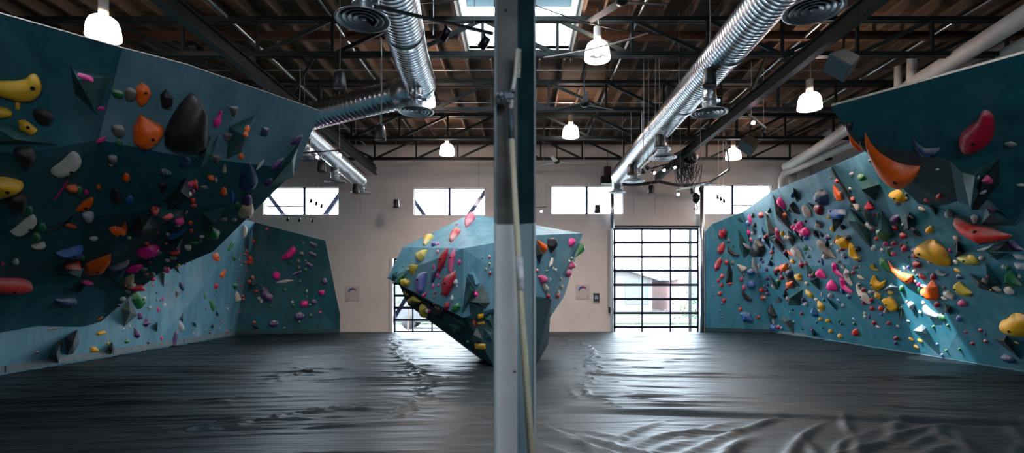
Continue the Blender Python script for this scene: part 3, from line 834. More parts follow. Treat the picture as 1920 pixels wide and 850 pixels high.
vol('T', [(468,513),(488,533),(474,540),(462,552)], [(473,534)], .22, 'pale scuffed')
vol('D', [(468,608),(488,617),(478,618)], [(478,613)], .15)
# boulder
vol('B', [(884,502),(901,531),(897,538),(889,537),(874,513)], [(887,516),(892,534)], .16, 'ridge')
vol('T', [(874,514),(889,538),(893,548),(866,594),(864,590)], [(884,545)], .20, 'tall dark')
vol('H', [(906,527),(922,568),(911,581),(875,566)], [(896,568)], .25, 'fan-shaped')
vol('T', [(876,566),(911,581),(900,600),(880,598)], [(893,575)], .12)
vol('T', [(925,570),(925,620),(900,597)], [(918,600)], .12)
vol('H', [(892,615),(878,640),(890,648),(903,638),(897,622)], [(888,628)], .16, 'pointed')
vol('T', [(903,612),(925,625),(925,645),(905,640)], [(918,628)], .12)
vol('T', [(835,590),(868,603),(875,615),(862,622)], [(862,606)], .2)
vol('D', [(800,578),(830,585),(828,600),(808,596)], [(818,590)], .22)
vol('T', [(835,605),(868,612),(862,625),(850,628)], [(855,618)], .2)
vol('D', [(762,556),(790,568),(782,578),(768,575)], [(776,570)], .2)
vol('T', [(733,528),(734,512),(748,505),(742,520)], [(736,514)], .12, 'small')
vol('D', [(1005,450),(1021,476),(1013,500),(1006,480)], [(1016,476)], .2)
vol('W', [(1031,517),(1037,524),(1029,536)], [(1033,525)], .1)
vol('T', [(796,567),(811,572),(805,577)], [(804,570)], .15)
# right corner panel
vol('D', [(1367,484),(1375,510),(1374,535),(1361,532),(1363,508)], [(1366,518)], .2, 'tall jagged')
vol('D', [(1358,430),(1366,433),(1361,454),(1352,447)], [(1362,441)], .12)
vol('T', [(1386,405),(1395,418),(1382,413)], [(1387,412)], .14)
vol('T', [(1383,425),(1409,473),(1396,490),(1386,468)], [(1389,452)], .25, 'long curved')
# right wall
vol('H', [(1409,422),(1417,443),(1411,439)], [(1411,434)], .15)
vol('H', [(1433,391),(1456,440),(1438,448)], [(1441,436)], .22, 'long tapered')
vol('D', [(1426,425),(1446,472),(1432,458)], [(1431,446)], .15)
vol('D', [(1438,448),(1457,440),(1482,494),(1462,474)], [(1452,452)], .22, 'long dark')
vol('H', [(1447,361),(1462,385),(1488,441),(1455,411)], [(1455,402)], .3, 'long fin')
vol('D', [(1485,350),(1500,378),(1493,382),(1487,366)], [(1489,368)], .18)
vol('D', [(1510,379),(1530,386),(1546,410),(1525,400)], [(1522,388)], .12, 'slanting')
vol('C', [(1528,411),(1542,422),(1541,431),(1525,428)], [(1529,424)], .2)
vol('D', [(1485,422),(1496,436),(1509,461)], [(1492,438)], .12)
vol('H', [(1464,450),(1476,432),(1492,449),(1485,465)], [(1478,448)], .28)
vol('D', [(1520,428),(1530,432),(1538,452),(1526,446)], [(1524,436)], .12)
vol('D', [(1443,487),(1448,502),(1436,499)], [(1442,496)], .15)
vol('H', [(1441,512),(1462,548),(1446,540)], [(1446,533)], .15)
vol('H', [(1464,500),(1503,541),(1475,545)], [(1476,525)], .18)
vol('T', [(1507,487),(1530,513),(1512,522)], [(1514,512)], .12)
vol('T', [(1513,526),(1534,521),(1540,549),(1526,538)], [(1518,527)], .22)
vol('D', [(1472,540),(1465,556),(1472,562),(1476,548)], [(1468,556)], .15)
vol('T', [(1473,556),(1508,541),(1488,561),(1502,576),(1476,575)], [(1480,560)], .25, 'broad')
vol('H', [(1450,563),(1457,553),(1475,570),(1456,571)], [(1460,560)], .12)
vol('H', [(1460,599),(1468,593),(1483,600),(1490,632),(1472,612)], [(1472,604)], .22, 'kite-shaped')
vol('T', [(1518,613),(1531,627),(1528,633),(1522,631)], [(1523,626)], .15)
vol('D', [(1557,310),(1553,321),(1600,394),(1613,399)], [(1560,320),(1600,388)], .18, 'long bar-like')
vol('T', [(1600,317),(1651,346),(1641,381),(1614,357)], [(1615,356)], .38, 'large pyramid')
vol('T', [(1551,393),(1589,393),(1580,420),(1562,439)], [(1560,412)], .2)
vol('T', [(1592,393),(1584,416),(1636,474),(1632,435),(1606,404)], [(1590,414),(1605,416)], .3, 'large slanting')
vol('D', [(1612,393),(1620,392),(1648,430),(1640,428)], [(1622,408)], .16)
vol('T', [(1651,391),(1651,440),(1684,447)], [(1652,436)], .25, 'large fin')
vol('T', [(1680,400),(1704,394),(1703,433),(1690,425)], [(1698,428)], .2)
vol('D', [(1701,393),(1708,432),(1697,432)], [(1703,428)], .12)
vol('D', [(1728,380),(1742,386),(1755,396),(1754,409)], [(1750,392)], .1)
vol('T', [(1757,388),(1800,402),(1875,425),(1900,440),(1832,462)], [(1838,452)], .25, 'broad triangular')
vol('D', [(1850,463),(1884,452),(1905,474),(1860,474)], [(1880,462)], .3)
vol('T', [(1845,473),(1890,475),(1868,491),(1850,482)], [(1860,480)], .2)
vol('D', [(1792,450),(1806,476),(1787,486)], [(1795,472)], .2)
vol('D', [(1812,512),(1845,530),(1868,552),(1830,542)], [(1836,530)], .25, 'rough dark')
vol('T', [(1845,492),(1855,545),(1880,540)], [(1850,515)], .15)
vol('D', [(1860,638),(1886,629),(1915,680)], [(1882,640)], .25)
vol('D', [(1768,568),(1782,575),(1780,592),(1768,588)], [(1775,582)], .2)
vol('T', [(1682,570),(1688,572),(1684,610)], [(1686,580)], .1)
vol('W', [(1708,621),(1727,608),(1735,615),(1741,630)], [(1728,622)], .25)
vol('W', [(1650,548),(1670,531),(1684,540)], [(1668,538)], .2)
vol('D', [(1556,570),(1545,555),(1572,588)], [(1558,572)], .12)
# right overhang
vol('T', [(1802,325),(1874,297),(1835,352),(1818,396)], [(1828,330),(1820,388)], .32, 'big jagged')
vol('D', [(1875,297),(1877,345),(1850,360),(1833,396),(1820,396)], [(1840,345)], .34, 'big dark')
vol('T', [(1845,387),(1883,400),(1906,426),(1833,426)], [(1856,403)], .34, 'big angular')

# ================================================================ LARGE HOLDS traced with their own outline
PH = """
y|-30,152;0,151;30,152;50,148;54,140;66,137;76,150;79,165;74,178;62,189;45,192;25,189;0,181;-30,170|banana-shaped
y|-30,197;8,200;22,208;24,216;15,222;-30,224|flat lobed
y|34,226;45,224;52,228;68,240;66,243;57,246;54,253;46,248;37,243|star-shaped
o|266,154;278,162;283,175;275,192;262,200;254,188;254,165|upper faceted
o|262,214;285,226;303,235;307,245;300,257;283,268;263,279;250,268;249,240|large faceted
k|359,173;366,177;372,187;380,215;385,255;383,276;365,284;325,281;309,274;308,250;318,225;335,197;350,180|huge fin-shaped
k|311,166;324,183;323,197;303,201;300,178|chunky faceted
p|413,206;417,208;414,219;414,230;407,238;400,236;400,224;408,217|teardrop
n|467,305;478,318;483,335;478,345;447,348;452,325|large cone-shaped
t|473,380;475,392;468,405;445,402;453,385;465,381|boxy
w|135,283;147,287;151,297;142,308;123,318;103,326;93,324;97,315;112,305;126,292|long curved
y|-30,330;5,331;25,334;44,341;44,349;25,357;0,366;-30,370|long rounded
o|175,367;176,382;165,390;145,394;138,392;155,378|slug-shaped
n|345,290;357,296;356,304;338,314;336,305|chalked hook-shaped
G|398,425;412,434;410,441;390,443;384,440|chunky
w|62,400;68,408;63,418;50,428;35,437;16,437;27,428;45,412|ribbed curved
k|140,399;128,416;100,430;78,437;100,428;124,416|thin curved
b|154,459;152,472;140,482;120,478;103,474;125,466|fan-shaped
r|122,490;140,487;152,497;152,508;137,515;122,508|bulky cup-shaped
r|-30,520;15,522;45,521;61,530;55,540;20,543;-30,540|very long sausage-shaped
o|208,476;207,488;197,502;175,508;156,507;160,495;185,484|long fin-shaped
o|203,427;215,424;228,427;235,416;239,425;237,434;225,436;210,432|U-shaped
b|350,427;340,438;325,445;313,443;325,437;338,432|thin crescent
p|299,457;297,464;275,473;252,475;262,467;280,460|long slug-shaped
p|269,494;265,503;250,508;234,508;240,500|lower slug-shaped
n|242,485;235,500;222,522;213,523;200,510;200,500;225,492|broad scooped
t|246,514;252,515;251,528;240,530;233,528;236,520|blocky
R|266,533;274,544;240,543;236,538|wing-shaped
n|100,560;140,558;143,563;130,572;110,575|flattened
G|247,552;252,547;265,557;267,563;262,577;256,580;250,572;245,562|large cup-shaped
P|257,586;263,587;266,592;263,598;257,600|rounded
P|274,595;279,604;273,614;266,608;269,602|flame-shaped
n|331,526;337,527;342,536;340,546;336,548;330,538|half-moon
g|324,546;331,543;334,549;330,556;328,566;324,556|comma-shaped
R|377,486;391,488;389,497;383,500;377,493|bowl-shaped
R|371,503;375,505;380,501;385,508;382,517;372,514|notched bowl-shaped
R|392,526;401,525;406,534;402,543;395,546;388,538|ball-like
G|368,536;376,540;383,552;381,566;373,562;367,548|upper leaf-shaped
G|385,557;392,560;399,570;398,588;390,582;383,567|lower leaf-shaped
q|330,600;336,602;343,612;340,620;336,624;330,614|chalked egg-shaped
w|440,545;444,548;449,559;447,565;441,566;439,555|half-moon
P|250,614;256,620;261,627;256,635;250,630|spade-shaped
P|327,619;331,622;329,640;325,653;321,650;322,636|long stick-like
y|180,623;192,619;196,621;196,626;182,630;179,627|bar-shaped
y|168,651;177,650;184,657;182,661;168,660|chunky wedge
o|389,475;402,470;409,484;404,492;398,494;392,487|flat shield-shaped
o|421,483;423,497;418,514;413,524;409,523;403,512;412,505;418,495|crescent fang-shaped
G|436,445;435,460;424,474;421,466;427,455|split leaf-shaped
G|431,473;440,482;436,492;430,485|kite-shaped
w|454,422;458,423;460,430;459,440;455,447;452,445;452,430|long upright
r|462,481;470,478;475,486;472,495;463,498;460,491;465,488|knobbly
p|549,461;555,465;555,473;545,484;531,488;527,482;535,474|large bean-shaped
p|512,511;519,508;526,515;524,523;517,526;510,518|cube-like
P|492,536;500,542;512,556;510,565;500,565;490,556;488,548|large wedge
P|553,605;560,595;569,586;570,592;564,600;556,601|hidden
p|563,568;567,564;572,565;578,564;577,573;570,577;563,574|heart-shaped
R|865,431;860,440;848,455;842,453;845,442;853,433|upper slanting slug-shaped
m|890,403;892,409;884,420;874,427;871,420;872,412;880,404|curled top
Y|814,444;806,452;798,461;794,461;794,451;800,447|upper fin-shaped
Y|802,469;797,482;789,491;784,487;783,478;792,472|lower fin-shaped
R|841,464;840,475;835,493;824,513;821,503;823,485;832,472|tall flame-shaped
m|852,466;854,480;850,500;847,513;843,508;841,495;843,482|tall flame-shaped
R|854,507;855,518;849,538;840,556;834,555;832,545;830,530;835,519;847,513|large teardrop
v|801,511;799,522;796,538;794,546;787,554;782,541;780,525;786,516;794,512|large crescent
n|821,503;820,512;814,527;810,531;809,517;814,507|leaf-shaped
G|763,512;758,520;750,536;746,530;748,520;755,515|leaf-shaped
Y|783,497;782,504;775,516;769,509;768,499;774,497|upper cup-shaped
Y|754,524;762,522;769,528;766,536;758,539;754,533|lower cup-shaped
p|797,550;801,546;800,552;796,559;793,557;793,552|small leaf-shaped
R|836,568;844,567;844,575;838,584;834,576|hanging teardrop
G|847,582;850,573;860,567;864,575;860,583;852,586|chalky cup-shaped
Y|765,562;776,553;790,566;780,567;769,568|horn-shaped
Y|791,569;800,577;802,595;793,592;790,583|lower horn-shaped
o|1006,450;1022,460;1019,475;1012,466|triangular
k|1026,448;1032,446;1041,458;1041,463;1032,475;1026,462|cone-shaped
p|1066,450;1071,446;1076,453;1074,460;1067,464|oval
G|1087,456;1092,462;1089,473;1076,483;1081,470|large edge
m|1072,489;1076,496;1074,504;1066,504;1068,496|egg-shaped
m|1008,517;1018,516;1024,522;1021,531;1014,534;1011,526|rounded
w|1034,483;1036,488;1034,499;1029,502;1030,495|long leaf-shaped
R|1349,430;1353,432;1359,426;1362,437;1358,447;1350,446;1347,438|cup-shaped
R|1357,453;1360,460;1357,472;1350,477;1344,470;1346,462|upper shield-shaped
R|1352,481;1354,490;1350,503;1341,509;1339,500;1342,490|lower shield-shaped
w|1381,496;1386,496;1401,502;1399,507;1391,511|boot-shaped
w|1413,480;1418,485;1423,505;1421,515;1416,512;1409,500;1410,488|tall shell-like
b|1400,529;1406,525;1416,529;1417,537;1410,542;1402,540|rounded cushion-like
k|1389,543;1398,551;1405,558;1412,561;1408,566;1398,563;1391,554|curved crescent
b|1388,588;1397,584;1407,588;1413,600;1408,606;1392,602|large bowl-shaped
k|1364,462;1370,468;1378,475;1387,478;1385,481;1372,479;1365,472|hook-shaped
k|1423,447;1433,460;1435,472;1430,481;1418,482;1413,474;1414,462|large teardrop
p|1463,368;1470,377;1474,392;1466,388;1460,378|long oval
k|1488,378;1493,386;1501,402;1492,398;1486,388|split
w|1508,381;1517,390;1523,403;1521,409;1515,405;1509,393|long oval
n|1539,354;1550,360;1554,375;1552,388;1540,378;1532,368;1533,360|large heart-shaped
R|1531,383;1540,384;1544,392;1543,403;1530,396|notched
p|1500,413;1505,418;1508,427;1514,425;1520,437;1516,444;1504,439;1497,428|large heart-shaped
m|1455,426;1460,432;1464,450;1470,460;1459,447|thin crescent
o|1478,467;1485,474;1492,481;1485,480;1478,472|curved
w|1492,461;1500,468;1507,488;1496,482;1488,472;1488,464|big half-moon
g|1537,448;1545,453;1555,465;1568,485;1555,482;1542,466;1536,456|long tusk-like
p|1539,503;1545,511;1551,522;1541,521;1533,515;1534,507|upper half-oval
p|1556,525;1562,526;1568,535;1571,546;1560,546;1553,537|lower half-oval
o|1464,497;1476,493;1478,503;1474,510;1467,503|shield-shaped
n|1476,504;1485,505;1487,515;1485,520;1476,513|rounded
o|1474,530;1487,527;1487,536;1481,541;1476,536|cup-shaped
b|1526,576;1533,590;1532,594;1525,590;1522,582|leaf-shaped
k|1446,570;1451,580;1457,592;1455,597;1447,590;1442,583|long leaf-shaped
b|1450,606;1457,612;1460,623;1449,619;1446,612|teardrop
o|1563,345;1569,353;1578,363;1582,373;1580,376;1572,374;1567,362|tall leaf-shaped
R|1630,376;1641,389;1638,393;1625,390;1623,385|shield-shaped
y|1668,362;1683,354;1692,360;1699,373;1697,380;1687,376;1671,368|potato-shaped
b|1556,392;1586,393;1585,404;1575,411;1558,410|wide saddle-shaped
P|1671,407;1680,401;1689,405;1688,416;1680,418;1673,412|round capped
G|1643,432;1650,431;1663,439;1683,448;1665,443;1645,439|long tadpole-shaped
y|1571,440;1578,452;1584,442;1590,447;1593,466;1584,464;1573,454|upper crown-shaped
y|1593,453;1601,462;1608,478;1614,482;1612,488;1605,485;1594,474|lower flame-shaped
p|1562,492;1568,495;1569,505;1576,512;1583,520;1572,516;1565,508|upper snake-like
p|1576,518;1583,524;1586,534;1597,544;1600,549;1590,546;1580,536|lower snake-like
w|1586,503;1593,510;1592,520;1600,535;1596,534;1587,524;1584,512|wavy
w|1606,532;1613,542;1625,550;1635,568;1632,570;1618,560;1609,545|long boomerang-like
y|1637,494;1640,503;1649,506;1646,508;1638,506;1634,499|small C-shaped
y|1640,515;1644,525;1650,530;1661,526;1658,537;1648,545;1640,538;1636,528|large V-shaped
y|1660,558;1666,567;1670,555;1678,563;1685,576;1682,583;1675,583;1665,572;1658,562|lower V-shaped
G|1652,483;1660,488;1667,500;1673,512;1662,507;1654,498|leaf-shaped
o|1665,488;1675,500;1690,510;1713,516;1712,528;1705,532;1692,524;1675,508|long crescent
o|1748,525;1758,537;1761,560;1757,563;1742,555;1730,541;1740,538|large fang-shaped
r|1602,617;1607,617;1610,626;1609,630;1603,627;1599,622|low teardrop
q|1735,570;1745,580;1758,589;1768,588;1762,597;1745,593;1737,583|long scooped
w|1770,546;1780,545;1790,555;1790,562;1775,555|chunky
Y|1791,533;1800,527;1810,538;1824,550;1818,556;1806,553;1797,545|chunky chalked
G|1897,507;1905,520;1918,536;1896,535;1891,520;1893,510|big cone-shaped
q|1901,492;1920,494;1930,505;1912,505|wavy edge
q|1900,476;1915,478;1930,487;1910,486|upper edge
P|1894,450;1903,452;1910,462;1925,470;1905,468;1896,460|scooped
Y|1797,482;1805,478;1822,477;1832,485;1838,497;1820,496;1803,488|big potato-shaped
y|1726,463;1733,456;1739,450;1751,450;1765,458;1777,473;1785,490;1784,498;1770,494;1750,483;1733,478;1726,470|giant heart-shaped
y|1877,602;1893,596;1900,587;1915,588;1935,598;1935,630;1910,628;1885,615|giant rounded
P|1710,466;1730,457;1727,475|pointed
r|1790,425;1797,409;1805,413;1825,423;1860,428;1880,436;1898,441;1890,448;1860,454;1832,457;1815,448;1800,438|giant chalky boat-shaped
q|1832,468;1850,463;1862,458;1868,459;1850,470;1835,470|thin crescent
n|1876,670;1885,663;1903,672;1905,682;1890,678|low slug-shaped
o|1622,250;1632,268;1650,287;1675,302;1700,310;1726,311;1722,325;1705,338;1685,342;1665,335;1645,315;1630,285;1623,265|huge smile-shaped
o|1591,250;1600,262;1617,281;1605,277;1595,265|edge
n|1712,257;1720,270;1735,279;1764,277;1760,287;1745,294;1728,290;1715,275|large crescent
R|1845,205;1858,208;1865,225;1863,258;1850,273;1830,282;1808,284;1799,272;1800,252;1815,238;1832,226;1838,213|large liver-shaped
m|1840,340;1850,328;1856,333;1858,342;1848,346|curled
"""
for ln in PH.strip().split('\n'):
    c, pts, w = ln.split('|')
    if w == 'hidden': continue
    polyhold(c, [tuple(float(t) for t in q.split(',')) for q in pts.split(';')], word=w)

